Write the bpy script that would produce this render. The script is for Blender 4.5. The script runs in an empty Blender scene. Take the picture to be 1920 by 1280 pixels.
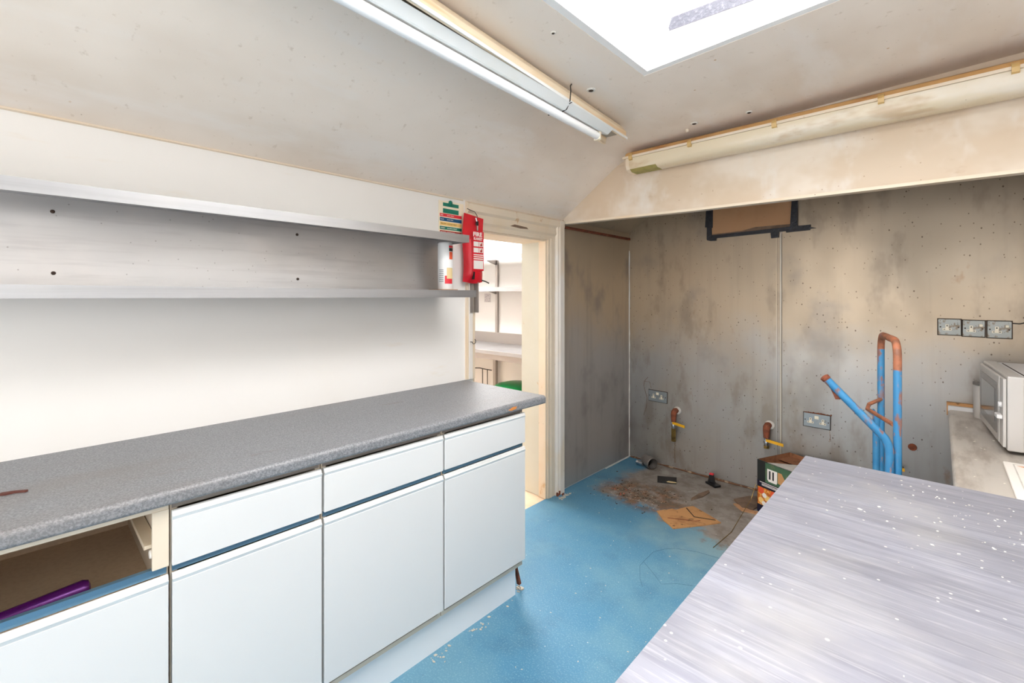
import bpy, bmesh, math, random
from mathutils import Vector, Matrix
random.seed(7)
scene = bpy.context.scene
col = scene.collection

# ------------------------------------------------------------------ camera
cam_d = bpy.data.cameras.new('camera')
cam_d.sensor_fit = 'HORIZONTAL'; cam_d.sensor_width = 36.0
cam_d.lens = 36.0 * 853.0 / 1920.0
cam_d.shift_y = -85.0 / 1920.0
cam_d.clip_start = 0.02
cam = bpy.data.objects.new('camera', cam_d); col.objects.link(cam)
cam.location = (0, 0, 1.45)
cam.rotation_euler = (math.pi / 2, 0, math.atan(802 / 853.0))
scene.camera = cam

# ------------------------------------------------------------------ world, daylight, exposure
world = bpy.data.worlds.new('overcast_sky'); scene.world = world
world.use_nodes = True
bg = world.node_tree.nodes['Background']
bg.inputs['Color'].default_value = (1.0, 0.992, 0.985, 1)
bg.inputs['Strength'].default_value = 16.0

def portal(name, loc, rot, sx, sy):
    l = bpy.data.lights.new(name, 'AREA'); l.shape = 'RECTANGLE'; l.size = sx; l.size_y = sy
    l.cycles.is_portal = True
    o = bpy.data.objects.new(name, l); col.objects.link(o); o.location = loc; o.rotation_euler = rot
    return o
SK = (-0.90, 0.30, 0.20, 1.79)            # skylight opening x0,x1,y0,y1
portal('daylight_skylight', ((SK[0]+SK[1])/2, (SK[2]+SK[3])/2, 2.80), (0, 0, 0), SK[1]-SK[0], SK[3]-SK[2])
portal('daylight_rear_window', (-0.75, -2.28, 1.10), (math.pi/2, 0, 0), 2.2, 2.0)
portal('fill_side_window', (.79, -.85, 1.55), (0, math.pi/2, 0), 1.2, 1.9)  # unseen window added in the right wall as fill for the ceiling
portal('daylight_storeroom', (-3.45, 2.88, 2.62), (0, 0, 0), 1.5, 1.16)
vs = scene.view_settings
vs.view_transform = 'Standard'; vs.look = 'None'; vs.gamma = 1.0; vs.use_curve_mapping = False
vs.exposure = 0.74
scene.cycles.max_bounces = 7; scene.cycles.diffuse_bounces = 5; scene.cycles.glossy_bounces = 3
scene.cycles.adaptive_threshold = 0.025
scene.cycles.caustics_reflective = False; scene.cycles.caustics_refractive = False

# ------------------------------------------------------------------ helpers
def lin(c):
    r = []
    for v in c[:3]:
        v = v / 255.0
        r.append(v / 12.92 if v <= 0.04045 else ((v + 0.055) / 1.055) ** 2.4)
    return (r[0], r[1], r[2], 1.0)

class MB:
    """collects shapes; build() links them as ONE mesh object"""
    def __init__(s): s.bm = bmesh.new()
    def _faces(s, vs_, fs):
        v = [s.bm.verts.new(p) for p in vs_]; out = []
        for f in fs:
            try: out.append(s.bm.faces.new([v[i] for i in f]))
            except ValueError: pass
        return v, out
    def box(s, x0, x1, y0, y1, z0, z1, bev=0, seg=2):
        p = [(x0,y0,z0),(x1,y0,z0),(x1,y1,z0),(x0,y1,z0),(x0,y0,z1),(x1,y0,z1),(x1,y1,z1),(x0,y1,z1)]
        v, f = s._faces(p, [(3,2,1,0),(4,5,6,7),(0,1,5,4),(1,2,6,5),(2,3,7,6),(3,0,4,7)])
        if bev:
            ed = list({e for ff in f for e in ff.edges})
            bmesh.ops.bevel(s.bm, geom=ed, offset=bev, segments=seg, affect='EDGES', profile=0.5)
        return s
    def prism(s, poly, axis, a, b):
        """poly of 2-D points extruded along axis from a to b; (u,v) = the other two axes in xyz order"""
        def P(u, v, w):
            return {'x': (w, u, v), 'y': (u, w, v), 'z': (u, v, w)}[axis]
        n = len(poly)
        pts = [P(u, v, a) for u, v in poly] + [P(u, v, b) for u, v in poly]
        fs = [tuple(range(n)), tuple(range(2*n-1, n-1, -1))] + [(i, i+n, (i+1) % n + n, (i+1) % n) for i in range(n)]
        v, f = s._faces(pts, fs)
        bmesh.ops.recalc_face_normals(s.bm, faces=f)
        return s
    def quad(s, a, b, c, d):
        s._faces([a, b, c, d], [(0, 1, 2, 3)]); return s
    def tube(s, pts, r, n=10, cap=True, flat=None):
        pts = [Vector(p) for p in pts]; rings = []
        rs = r if isinstance(r, (list, tuple)) else [r] * len(pts)
        up = None
        for i, p in enumerate(pts):
            t = (pts[min(i+1, len(pts)-1)] - pts[max(i-1, 0)]).normalized()
            if up is None:
                up = t.orthogonal().normalized()
            up = (up - t * up.dot(t)).normalized(); w = t.cross(up)
            rings.append([s.bm.verts.new(p + (up*math.cos(2*math.pi*k/n) + w*math.sin(2*math.pi*k/n)) * rs[i]) for k in range(n)])
        f = []
        for a, b in zip(rings, rings[1:]):
            for k in range(n):
                f.append(s.bm.faces.new([a[k], a[(k+1) % n], b[(k+1) % n], b[k]]))
        if cap:
            f.append(s.bm.faces.new(rings[0][::-1])); f.append(s.bm.faces.new(rings[-1]))
        bmesh.ops.recalc_face_normals(s.bm, faces=f)
        return s
    def lathe(s, prof, c=(0, 0, 0), n=20, axis='z'):
        rings = []
        for r, h in prof:
            ring = []
            for k in range(n):
                a = 2*math.pi*k/n
                p = (r*math.cos(a), r*math.sin(a), h)
                if axis == 'y': p = (p[0], p[2], p[1])
                if axis == 'x': p = (p[2], p[0], p[1])
                ring.append(s.bm.verts.new((p[0]+c[0], p[1]+c[1], p[2]+c[2])))
            rings.append(ring)
        f = []
        for a, b in zip(rings, rings[1:]):
            for k in range(n): f.append(s.bm.faces.new([a[k], a[(k+1) % n], b[(k+1) % n], b[k]]))
        f.append(s.bm.faces.new(rings[0][::-1])); f.append(s.bm.faces.new(rings[-1]))
        bmesh.ops.recalc_face_normals(s.bm, faces=f)
        return s
    def build(s, name, mat, parent=None, origin=(0, 0, 0), smooth=False, place=None):
        if origin != (0, 0, 0):
            bmesh.ops.translate(s.bm, verts=s.bm.verts, vec=-Vector(origin))
        me = bpy.data.meshes.new(name); s.bm.to_mesh(me); s.bm.free()
        if smooth:
            for p in me.polygons: p.use_smooth = True
            try: me.set_sharp_from_angle(angle=math.radians(40))
            except Exception: pass
        me.materials.append(mat)
        o = bpy.data.objects.new(name, me); col.objects.link(o)
        if parent is not None: o.parent = parent
        elif origin != (0, 0, 0): o.location = origin
        if place is not None: o.location = place
        return o

def tag(o, label, cat, group=None):
    o['label'] = label; o['category'] = cat
    if group: o['group'] = group
    return o
def thing(name, label, cat, loc=(0, 0, 0), rz=0.0, group=None):
    o = bpy.data.objects.new(name, None); col.objects.link(o)
    o.empty_display_size = 0.05
    o.location = loc; o.rotation_euler = (0, 0, rz)
    return tag(o, label, cat, group)
def struct(o): o['kind'] = 'structure'; return o
def B(x0, x1, y0, y1, z0, z1, bev=0, seg=2): return MB().box(x0, x1, y0, y1, z0, z1, bev, seg)
def text_mesh(name, body, size, mat, parent, loc, rot, width=None, bold=0.0):
    cu = bpy.data.curves.new(name, 'FONT'); cu.body = body; cu.size = size; cu.offset = bold; cu.extrude = 0.0002
    cu.resolution_u = 2
    t = bpy.data.objects.new(name, cu); col.objects.link(t)
    dg = bpy.context.evaluated_depsgraph_get()
    me = bpy.data.meshes.new_from_object(t.evaluated_get(dg))
    bpy.data.objects.remove(t)
    me.materials.clear(); me.materials.append(mat)
    xs = [v.co.x for v in me.vertices]
    if width and xs:
        k = width / (max(xs) - min(xs)); x0 = min(xs)
        for v in me.vertices: v.co.x = (v.co.x - x0) * k
    o = bpy.data.objects.new(name, me); col.objects.link(o)
    o.parent = parent; o.location = loc; o.rotation_euler = rot
    return o
RX = (math.pi/2, 0, math.pi/2)     # lettering facing +x
RY = (math.pi/2, 0, 0)             # lettering facing -y

# ------------------------------------------------------------------ procedural materials
def coords(nt, scale=(1, 1, 1), rot=(0, 0, 0), src='Object'):
    tc = nt.nodes.new('ShaderNodeTexCoord'); mp = nt.nodes.new('ShaderNodeMapping')
    mp.inputs['Scale'].default_value = scale if isinstance(scale, tuple) else (scale,)*3
    mp.inputs['Rotation'].default_value = rot
    nt.links.new(tc.outputs[src], mp.inputs['Vector']); return mp.outputs['Vector']
def ramp(nt, val, lo, hi):
    m = nt.nodes.new('ShaderNodeMapRange'); m.interpolation_type = 'SMOOTHSTEP'
    m.inputs['From Min'].default_value = lo; m.inputs['From Max'].default_value = hi
    nt.links.new(val, m.inputs['Value']); return m.outputs['Result']
def mth(nt, op, a, b=None):
    m = nt.nodes.new('ShaderNodeMath'); m.operation = op
    for i, v in enumerate((a, b)):
        if v is None: continue
        if isinstance(v, (int, float)): m.inputs[i].default_value = v
        else: nt.links.new(v, m.inputs[i])
    return m.outputs[0]
def noise(nt, scale, detail=4, rough=0.6, rot=(0, 0, 0), dist=0.0):
    n = nt.nodes.new('ShaderNodeTexNoise'); n.inputs['Scale'].default_value = 1.0
    n.inputs['Detail'].default_value = detail; n.inputs['Roughness'].default_value = rough
    n.inputs['Distortion'].default_value = dist
    nt.links.new(coords(nt, scale, rot), n.inputs['Vector']); return n.outputs[0]
def dots(nt, scale, r0, r1, keep=0.5):
    n = nt.nodes.new('ShaderNodeTexVoronoi'); n.inputs['Scale'].default_value = 1.0
    nt.links.new(coords(nt, scale), n.inputs['Vector'])
    m = ramp(nt, n.outputs['Distance'], r1, r0)
    sp = nt.nodes.new('ShaderNodeSeparateColor'); nt.links.new(n.outputs['Color'], sp.inputs[0])
    k = mth(nt, 'LESS_THAN', sp.outputs[0], keep)
    return mth(nt, 'MULTIPLY', m, k)
def mix(nt, fac, a, b):
    m = nt.nodes.new('ShaderNodeMix'); m.data_type = 'RGBA'
    if isinstance(fac, (int, float)): m.inputs[0].default_value = fac
    else: nt.links.new(fac, m.inputs[0])
    for i, v in ((6, a), (7, b)):
        if isinstance(v, tuple): m.inputs[i].default_value = v
        else: nt.links.new(v, m.inputs[i])
    return m.outputs[2]
def M(name, c, rough=0.5, metal=0.0, layers=(), bump=None, rvar=None, spec=None, coat=None):
    """layers: ('n', scale, lo, hi, colour, amount) noise blotches | ('d', scale, r0, r1, keep, colour, amount) specks"""
    m = bpy.data.materials.new(name); m.use_nodes = True; nt = m.node_tree
    bs = nt.nodes['Principled BSDF']
    bs.inputs['Roughness'].default_value = rough; bs.inputs['Metallic'].default_value = metal
    if spec is not None: bs.inputs['Specular IOR Level'].default_value = spec
    if coat: bs.inputs['Coat Weight'].default_value = coat
    cur = lin(c)
    for L in layers:
        if L[0] == 'n':
            f = mth(nt, 'MULTIPLY', ramp(nt, noise(nt, L[1], *(L[6] if len(L) > 6 else ())), L[2], L[3]), L[5]); c2 = lin(L[4])
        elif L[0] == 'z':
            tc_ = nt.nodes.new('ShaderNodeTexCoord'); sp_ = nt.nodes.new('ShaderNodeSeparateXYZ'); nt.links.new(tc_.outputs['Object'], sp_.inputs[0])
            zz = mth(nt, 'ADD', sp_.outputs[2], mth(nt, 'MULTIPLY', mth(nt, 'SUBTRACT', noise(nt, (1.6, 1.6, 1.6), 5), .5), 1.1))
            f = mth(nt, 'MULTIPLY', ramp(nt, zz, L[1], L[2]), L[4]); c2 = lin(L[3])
        else:
            f = mth(nt, 'MULTIPLY', dots(nt, L[1], L[2], L[3], L[4]), L[6]); c2 = lin(L[5])
        cur = mix(nt, f, cur, c2)
    if isinstance(cur, tuple): bs.inputs['Base Color'].default_value = cur
    else: nt.links.new(cur, bs.inputs['Base Color'])
    if bump:
        b = nt.nodes.new('ShaderNodeBump'); b.inputs['Strength'].default_value = bump[1]; b.inputs['Distance'].default_value = 0.01
        nt.links.new(noise(nt, bump[0], 5), b.inputs['Height']); nt.links.new(b.outputs[0], bs.inputs['Normal'])
    if rvar:
        r = nt.nodes.new('ShaderNodeMapRange'); r.inputs['To Min'].default_value = rvar[1]; r.inputs['To Max'].default_value = rvar[2]
        r.inputs['From Min'].default_value = 0.3; r.inputs['From Max'].default_value = 0.7
        nt.links.new(noise(nt, rvar[0]), r.inputs['Value']); nt.links.new(r.outputs[0], bs.inputs['Roughness'])
    return m

m_wall = M('white_wall_board', (235, 232, 228), 0.45, layers=[('n', (1.2, 1.2, 1.2), .45, .75, (232, 227, 220), .5), ('d', 9.0, .02, .05, .12, (150, 120, 90), .7), ('n', (2, 2, 9), .62, .75, (225, 208, 180), .35)])
m_plaster = M('stained_plaster', (214, 203, 192), 0.75)
m_ceil = M('yellowed_plaster', (241, 230, 218), 0.75, layers=[('n', (1.1, .7, 1.1), .42, .68, (222, 207, 191), .75), ('n', (6, 1.6, 5), .5, .7, (240, 233, 226), .6), ('n', (34, 34, 34), .62, .74, (196, 178, 156), .4), ('d', 6.0, .012, .04, .2, (186, 140, 76), .85), ('d', 34.0, .03, .09, .14, (140, 112, 84), .6)], bump=((6, 3, 6), .15))
m_bulk = M('stained_cream_paint', (224, 212, 197), 0.45, layers=[('n', (1.6, 1.6, 2.2), .42, .64, (202, 180, 152), .75), ('n', (4, 4, 2.5), .52, .68, (228, 223, 217), .6), ('n', (7, 7, 14), .62, .76, (178, 142, 104), .35), ('d', 30.0, .05, .14, .2, (150, 110, 70), .5)])
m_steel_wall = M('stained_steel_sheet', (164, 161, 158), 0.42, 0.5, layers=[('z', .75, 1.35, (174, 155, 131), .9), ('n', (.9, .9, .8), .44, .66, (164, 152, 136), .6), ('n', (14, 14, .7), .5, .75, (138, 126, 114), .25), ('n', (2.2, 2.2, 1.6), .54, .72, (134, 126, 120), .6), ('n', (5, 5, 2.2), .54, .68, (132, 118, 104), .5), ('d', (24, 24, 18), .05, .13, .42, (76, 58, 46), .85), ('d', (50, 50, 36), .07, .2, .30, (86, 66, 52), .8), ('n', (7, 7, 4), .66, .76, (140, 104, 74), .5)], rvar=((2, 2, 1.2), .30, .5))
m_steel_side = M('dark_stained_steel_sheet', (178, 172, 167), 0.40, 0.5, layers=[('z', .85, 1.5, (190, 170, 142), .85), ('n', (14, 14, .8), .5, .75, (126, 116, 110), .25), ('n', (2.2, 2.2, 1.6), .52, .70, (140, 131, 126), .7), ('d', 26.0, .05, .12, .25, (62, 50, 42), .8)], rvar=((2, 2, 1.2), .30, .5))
m_steel = M('brushed_steel', (174, 174, 176), 0.34, 0.85, layers=[('n', (3, .8, 40), .4, .7, (152, 150, 150), .5), ('n', (2, 1.2, 2), .5, .72, (188, 184, 181), .5)], rvar=((2, 1, 2), .28, .45))
m_panel = M('dull_steel_panel', (190, 188, 187), 0.38, 0.75, layers=[('n', (1.2, 1.2, 1.2), .42, .66, (206, 200, 196), .8), ('n', (3, 2, 30), .5, .7, (168, 164, 164), .4), ('d', 40.0, .05, .12, .1, (110, 100, 95), .5)], rvar=((2, 1.5, 2), .3, .5))
m_table = M('scuffed_steel_top', (168, 169, 181), 0.40, 0.6, layers=[('n', (2.2, 55, 1), .42, .66, (146, 147, 160), .6), ('n', (9, 160, 1), .5, .68, (204, 204, 209), .45), ('n', (2.0, 2.6, 2.2), .52, .7, (194, 193, 194), .6), ('d', (60, 60, 60), .10, .2, .10, (245, 243, 238), .9), ('d', (22, 22, 22), .04, .1, .18, (240, 236, 230), .9)], rvar=((2.5, 9, 1), .32, .50))
m_lam = M('grey_speckled_laminate', (112, 114, 118), 0.45, layers=[('n', (220, 220, 220), .40, .62, (152, 152, 155), .7), ('n', (120, 120, 120), .55, .68, (92, 92, 96), .6), ('n', (2.2, 1.0, 2), .50, .75, (116, 106, 98), .5), ('n', (9, 4, 9), .66, .76, (104, 82, 68), .45)])
m_white = M('white_melamine', (216, 216, 215), 0.32, layers=[('n', (.8, .8, .8), .4, .7, (210, 211, 212), .6), ('d', 22.0, .01, .03, .06, (170, 160, 150), .6)])
m_plinth = M('pale_grey_melamine', (234, 236, 238), 0.35)
m_alu = M('white_aluminium_profile', (232, 232, 230), 0.35, 0.15, layers=[('n', (8, 3, 30), .5, .7, (205, 205, 203), .4)])
m_chan = M('blue_grey_aluminium_channel', (120, 160, 188), 0.28, 0.75)
m_edge = M('brown_board_edge', (176, 150, 122), 0.7)
m_carc = M('cream_melamine_inside', (218, 204, 184), 0.6)
m_inner = M('brown_hardboard', (206, 184, 158), 0.8, layers=[('n', (90, 90, 90), .4, .7, (190, 166, 140), .6)])
m_cream = M('cream_gloss_paint', (226, 211, 190), 0.42, layers=[('n', (3, 3, 2), .5, .7, (222, 198, 164), .6), ('n', (12, 12, 6), .66, .72, (196, 150, 92), .7), ('d', 26.0, .04, .1, .12, (120, 80, 50), .8)])
m_green_cream = M('pale_green_cream_paint', (206, 206, 194), 0.42, layers=[('n', (2, 2, 1.4), .45, .7, (202, 198, 180), .7), ('n', (14, 14, 9), .70, .75, (190, 150, 86), .7)])
m_casing = M('off_white_gloss_paint', (228, 220, 212), 0.4, layers=[('n', (4, 4, 2), .5, .7, (224, 204, 176), .6), ('d', 24.0, .04, .1, .15, (120, 86, 60), .7), ('n', (20, 20, 8), .68, .74, (150, 110, 76), .6)])
m_rust = M('rust', (138, 74, 48), 0.85, layers=[('n', (40, 40, 40), .4, .65, (100, 56, 40), .8), ('n', (15, 15, 15), .6, .7, (170, 110, 80), .6)], bump=((60, 60, 60), .3))
m_bluep = M('chipped_blue_paint', (58, 130, 178), 0.35, layers=[('n', (14, 14, 6), .54, .60, (146, 96, 70), .9), ('n', (40, 40, 16), .58, .66, (176, 122, 92), .85), ('n', (6, 6, 6), .5, .7, (84, 154, 196), .6)])
m_rustp = M('worn_rusty_tube', (168, 104, 74), 0.55, layers=[('n', (25, 25, 25), .45, .65, (122, 84, 66), .8), ('n', (9, 9, 9), .66, .72, (60, 120, 170), .8)])
m_brass = M('aged_brass', (140, 116, 64), 0.45, 0.7, layers=[('n', (40, 40, 40), .45, .65, (92, 74, 46), .7)])
m_chrome = M('dull_chrome', (190, 192, 196), 0.25, 0.9)
m_yel = M('yellow_plastic', (232, 172, 20), 0.4)
m_black = M('black_plastic', (26, 26, 28), 0.4)
m_tapeb = M('black_duct_tape', (22, 22, 30), 0.45, layers=[('n', (30, 30, 30), .5, .7, (40, 40, 54), .6)], bump=((50, 50, 50), .4))
m_tapeg = M('silver_duct_tape', (66, 66, 76), 0.45, 0.1, layers=[('n', (60, 6, 60), .5, .66, (96, 96, 106), .6)], bump=((60, 6, 60), .5))
m_card = M('brown_cardboard', (186, 142, 104), 0.85, layers=[('n', (3, 3, 3), .45, .7, (166, 120, 82), .7), ('n', (20, 20, 20), .62, .72, (130, 90, 60), .5)])
m_cardw = M('weathered_cardboard', (192, 142, 92), 0.85, layers=[('n', (7, 7, 7), .48, .66, (160, 112, 70), .8), ('n', (22, 22, 22), .6, .68, (84, 58, 40), .7)])
m_dirtcard = M('dirty_brown_board', (128, 104, 86), 0.85, layers=[('n', (9, 9, 9), .45, .65, (98, 80, 66), .8)])
m_red = M('red_vinyl', (214, 24, 42), 0.32, layers=[('n', (9, 9, 4), .45, .7, (190, 16, 34), .6)], bump=((18, 18, 6), .35))
m_print = M('white_print', (238, 232, 226), 0.5)
m_paper = M('cream_paper', (240, 228, 204), 0.6)
m_pgreen = M('green_print', (18, 122, 100), 0.5); m_pred = M('red_print', (226, 48, 60), 0.5)
m_pblue = M('blue_print', (14, 84, 128), 0.5); m_pyel = M('yellow_print', (240, 200, 122), 0.5)
m_pdred = M('dark_red_print', (168, 42, 36), 0.5); m_pbrown = M('brown_print', (120, 86, 40), 0.5)
m_orange = M('orange_print', (226, 88, 52), 0.5); m_note = M('manila_note', (226, 202, 152), 0.6)
m_carton = M('white_carton', (238, 238, 238), 0.4)
m_tube = M('white_fluorescent_tube', (248, 249, 250), 0.2)
m_gear = M('white_enamel', (232, 234, 233), 0.35, layers=[('n', (3, 2, 3), .5, .7, (222, 222, 214), .5)])
m_tray = M('yellowed_plastic_tray', (236, 218, 190), 0.45, layers=[('n', (5, 2, 30), .5, .68, (226, 188, 138), .7), ('n', (12, 6, 40), .68, .74, (170, 124, 80), .5)])
m_trayin = M('shade_grey_tray', (168, 160, 146), 0.6)
m_diff = M('grimy_diffuser', (220, 206, 178), 0.35, layers=[('n', (1.6, 6, 6), .45, .7, (226, 220, 210), .7), ('n', (3, 8, 8), .56, .7, (190, 160, 118), .6), ('d', 40.0, .05, .12, .2, (140, 110, 80), .5)])
m_dbase = M('browned_fitting_base', (204, 160, 104), 0.5, layers=[('n', (5, 14, 14), .45, .66, (160, 104, 58), .8)])
m_clip = M('amber_plastic_clip', (206, 172, 112), 0.4)
m_algae = M('green_grime', (160, 148, 88), 0.7, layers=[('n', (20, 20, 20), .45, .65, (130, 132, 62), .7)])
m_sock = M('grimy_metal_socket', (158, 160, 156), 0.45, 0.4, layers=[('n', (40, 40, 40), .5, .64, (120, 96, 66), .75), ('d', 120.0, .1, .25, .35, (84, 60, 40), .8)])
m_sock2 = M('grey_metal_socket', (146, 152, 154), 0.4, 0.5, layers=[('n', (30, 30, 30), .6, .7, (116, 100, 80), .5)])
m_sockw = M('white_socket_insert', (236, 226, 204), 0.4)
m_dark = M('dark_grime', (60, 44, 34), 0.8)
m_counter = M('scratched_counter_top', (208, 200, 190), 0.40, 0.25, layers=[('n', (14, 3, 3), .46, .68, (164, 152, 140), .75), ('n', (3, 3, 3), .5, .7, (188, 182, 176), .6), ('n', (60, 8, 8), .6, .7, (205, 200, 195), .5), ('n', (6, 6, 6), .66, .74, (96, 80, 66), .5)])
m_cfront = M('grey_counter_front', (150, 152, 150), 0.5)
m_micro = M('silver_grey_plastic', (196, 192, 188), 0.35, 0.1, layers=[('d', 40.0, .03, .08, .1, (120, 110, 100), .5)])
m_microw = M('pale_grey_enamel', (216, 214, 214), 0.35)
m_glass_d = M('dark_oven_glass', (96, 92, 88), 0.12, layers=[('n', (60, 60, 60), .5, .6, (116, 112, 106), .5)])
m_mframe = M('dark_grey_window_border', (110, 106, 102), 0.25)
m_boardw = M('white_plastic_board', (240, 234, 226), 0.45, layers=[('n', (9, 4, 4), .68, .75, (206, 150, 104), .8)])
m_purple = M('purple_metallic', (92, 20, 112), 0.25, 0.35)
m_nylon = M('white_nylon', (238, 232, 224), 0.4)
m_runner = M('cream_enamel_runner', (228, 212, 188), 0.4)
m_leaf = M('dried_leaf', (92, 48, 38), 0.7)
m_chip = M('orange_chipboard', (214, 134, 66), 0.8)
m_greenp = M('green_plastic', (10, 140, 72), 0.35)
m_wire = M('black_wire', (44, 40, 36), 0.5)
m_bead = M('white_sealant', (226, 222, 214), 0.5, layers=[('n', (30, 30, 9), .62, .72, (150, 130, 110), .6)])
m_seam = M('pale_seam_strip', (188, 178, 164), 0.4, 0.3, layers=[('n', (10, 10, 2), .5, .7, (170, 154, 136), .6)])
m_bits = M('pale_debris', (196, 186, 170), 0.8); m_bits2 = M('dark_debris', (78, 62, 50), 0.9); m_crumb = M('white_crumbs', (246, 240, 228), 0.7)
m_grimeline = M('brown_grime_line', (108, 74, 52), 0.9, layers=[('n', (30, 30, 30), .5, .65, (180, 160, 136), .7)])
m_crack = M('crack', (52, 92, 112), 0.9)
m_store_floor = M('peach_vinyl', (224, 198, 170), 0.5, layers=[('n', (6, 6, 6), .5, .7, (206, 170, 136), .6)])
m_store_wall = M('store_wall_board', (238, 234, 230), 0.5)
m_steel_dim = M('grey_steel_framing', (160, 152, 146), 0.4, 0.6)
m_ext = M('plain_white_reveal', (244, 244, 243), 0.6)
m_boxb = M('black_printed_card', (30, 34, 34), 0.45, layers=[('n', (6, 6, 6), .5, .7, (42, 60, 50), .6)])
m_boxg = M('green_printed_card', (70, 104, 76), 0.5, layers=[('n', (20, 20, 20), .5, .65, (110, 116, 84), .6)])
m_boxn = M('navy_printed_card', (24, 24, 48), 0.45)
m_food = M('printed_food_photo', (222, 142, 52), 0.5, layers=[('n', (30, 30, 30), .46, .56, (176, 74, 30), .85), ('n', (46, 46, 46), .58, .64, (244, 214, 150), .9), ('n', (18, 18, 18), .64, .68, (60, 40, 30), .8)])
m_boxin = M('brown_box_inside', (150, 100, 68), 0.9, layers=[('n', (10, 10, 10), .5, .66, (112, 72, 48), .8)])
m_flap = M('grey_card_flap', (206, 200, 192), 0.8, layers=[('n', (14, 14, 14), .5, .7, (180, 170, 160), .6)])

def glass_mat(name, t):
    m = bpy.data.materials.new(name); m.use_nodes = True; nt = m.node_tree
    out = nt.nodes['Material Output']; nt.nodes.remove(nt.nodes['Principled BSDF'])
    a = nt.nodes.new('ShaderNodeBsdfTransparent'); a.inputs[0].default_value = (t, t, t, 1)
    b = nt.nodes.new('ShaderNodeBsdfGlossy'); b.inputs['Roughness'].default_value = .05
    mx = nt.nodes.new('ShaderNodeMixShader'); mx.inputs[0].default_value = .06
    nt.links.new(a.outputs[0], mx.inputs[1]); nt.links.new(b.outputs[0], mx.inputs[2]); nt.links.new(mx.outputs[0], out.inputs[0])
    return m
m_glass = glass_mat('clear_glazing', .95)
m_glass_old2 = glass_mat('store_glazing', .97)
m_glass_r = glass_mat('rear_glazing', .52)
m_glass_s = glass_mat('fill_side_glazing', .34)
m_glass_old = glass_mat('dimming_skylight_glazing', .80)  # unseen skylight pane, tinted to hold its daylight back against the windows

def floor_mat():
    m = bpy.data.materials.new('worn_blue_vinyl'); m.use_nodes = True; nt = m.node_tree; bs = nt.nodes['Principled BSDF']
    base = mix(nt, ramp(nt, noise(nt, (1.6, 1.6, 1)), .4, .66), lin((74, 130, 162)), lin((98, 144, 166)))
    base = mix(nt, mth(nt, 'MULTIPLY', ramp(nt, noise(nt, (5, 5, 1)), .5, .7), .5), base, lin((66, 114, 144)))
    base = mix(nt, mth(nt, 'MULTIPLY', ramp(nt, noise(nt, (150, 150, 1), 2), .5, .7), .45), base, lin((140, 178, 192)))
    # worn pale band next to the bare part, then the bare grey screed of the alcove
    tc = nt.nodes.new('ShaderNodeTexCoord'); sx = nt.nodes.new('ShaderNodeSeparateXYZ'); nt.links.new(tc.outputs['Object'], sx.inputs[0])
    n1 = noise(nt, (3.2, 3.2, 1), 6, .65); n2 = noise(nt, (9, 9, 1), 5, .65)
    def sh(v, n, k): return mth(nt, 'ADD', v, mth(nt, 'MULTIPLY', mth(nt, 'SUBTRACT', n, .5), k))
    yy = sh(sh(sx.outputs[1], n1, .55), n2, .18); xx = sh(sx.outputs[0], n1, .45)
    # boundary drops towards the camera on the right: y + 0.25 x
    yb = mth(nt, 'ADD', yy, mth(nt, 'MULTIPLY', xx, .22))
    pale = mth(nt, 'MULTIPLY', ramp(nt, yb, 2.10, 2.50), ramp(nt, xx, -1.5, -.9))
    base = mix(nt, mth(nt, 'MULTIPLY', pale, .75), base, lin((140, 170, 176)))
    grey = mth(nt, 'MULTIPLY', ramp(nt, yb, 2.52, 2.60), ramp(nt, xx, -1.92, -1.78))
    gcol = mix(nt, ramp(nt, n2, .4, .65), lin((150, 142, 134)), lin((124, 114, 104)))
    gcol = mix(nt, mth(nt, 'MULTIPLY', ramp(nt, noise(nt, (4, 4, 1), 6, .7), .56, .66), .6), gcol, lin((176, 172, 166)))
    base = mix(nt, grey, base, gcol)
    # brown trodden-in dirt patch
    d = nt.nodes.new('ShaderNodeVectorMath'); d.operation = 'DISTANCE'
    mp = nt.nodes.new('ShaderNodeMapping'); mp.inputs['Scale'].default_value = (1, 1.35, 1); nt.links.new(tc.outputs['Object'], mp.inputs[0])
    nt.links.new(mp.outputs[0], d.inputs[0]); d.inputs[1].default_value = (-1.60, 3.07 * 1.35, 0)
    dd = sh(d.outputs['Value'], n1, .5)
    dirt = mth(nt, 'MULTIPLY', ramp(nt, dd, .40, .20), ramp(nt, n2, .34, .56))
    base = mix(nt, mth(nt, 'MULTIPLY', dirt, .85), base, mix(nt, ramp(nt, noise(nt, (16, 16, 1), 5), .42, .6), lin((96, 82, 68)), lin((132, 92, 60))))
    base = mix(nt, mth(nt, 'MULTIPLY', dots(nt, (26, 26, 26), .03, .08, .2), .9), base, lin((224, 222, 214)))
    base = mix(nt, mth(nt, 'MULTIPLY', dots(nt, (34, 34, 34), .03, .07, .2), .8), base, lin((60, 66, 66)))
    nt.links.new(base, bs.inputs['Base Color']); bs.inputs['Roughness'].default_value = .5
    b = nt.nodes.new('ShaderNodeBump'); b.inputs['Strength'].default_value = .1; b.inputs['Distance'].default_value = .01
    nt.links.new(noise(nt, (60, 60, 1), 4), b.inputs['Height']); nt.links.new(b.outputs[0], bs.inputs['Normal'])
    return m
m_floor = floor_mat()

# ------------------------------------------------------------------ the room
WX = -2.055; BY = 3.735; RXW = 0.72; RY0 = -2.2; WT = 2.02          # left wall, back wall, right wall, rear wall, wall-top height
CR = (-1.528, 2.381)                                                 # crease between sloped and flat ceiling (x, z)
def cz(x): return CR[1] + (x - CR[0]) * 0.028                        # flat ceiling rises slightly to the right
D0, D1, DT = 1.842, 2.549, 1.853                                     # doorway y-range and head height

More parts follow.
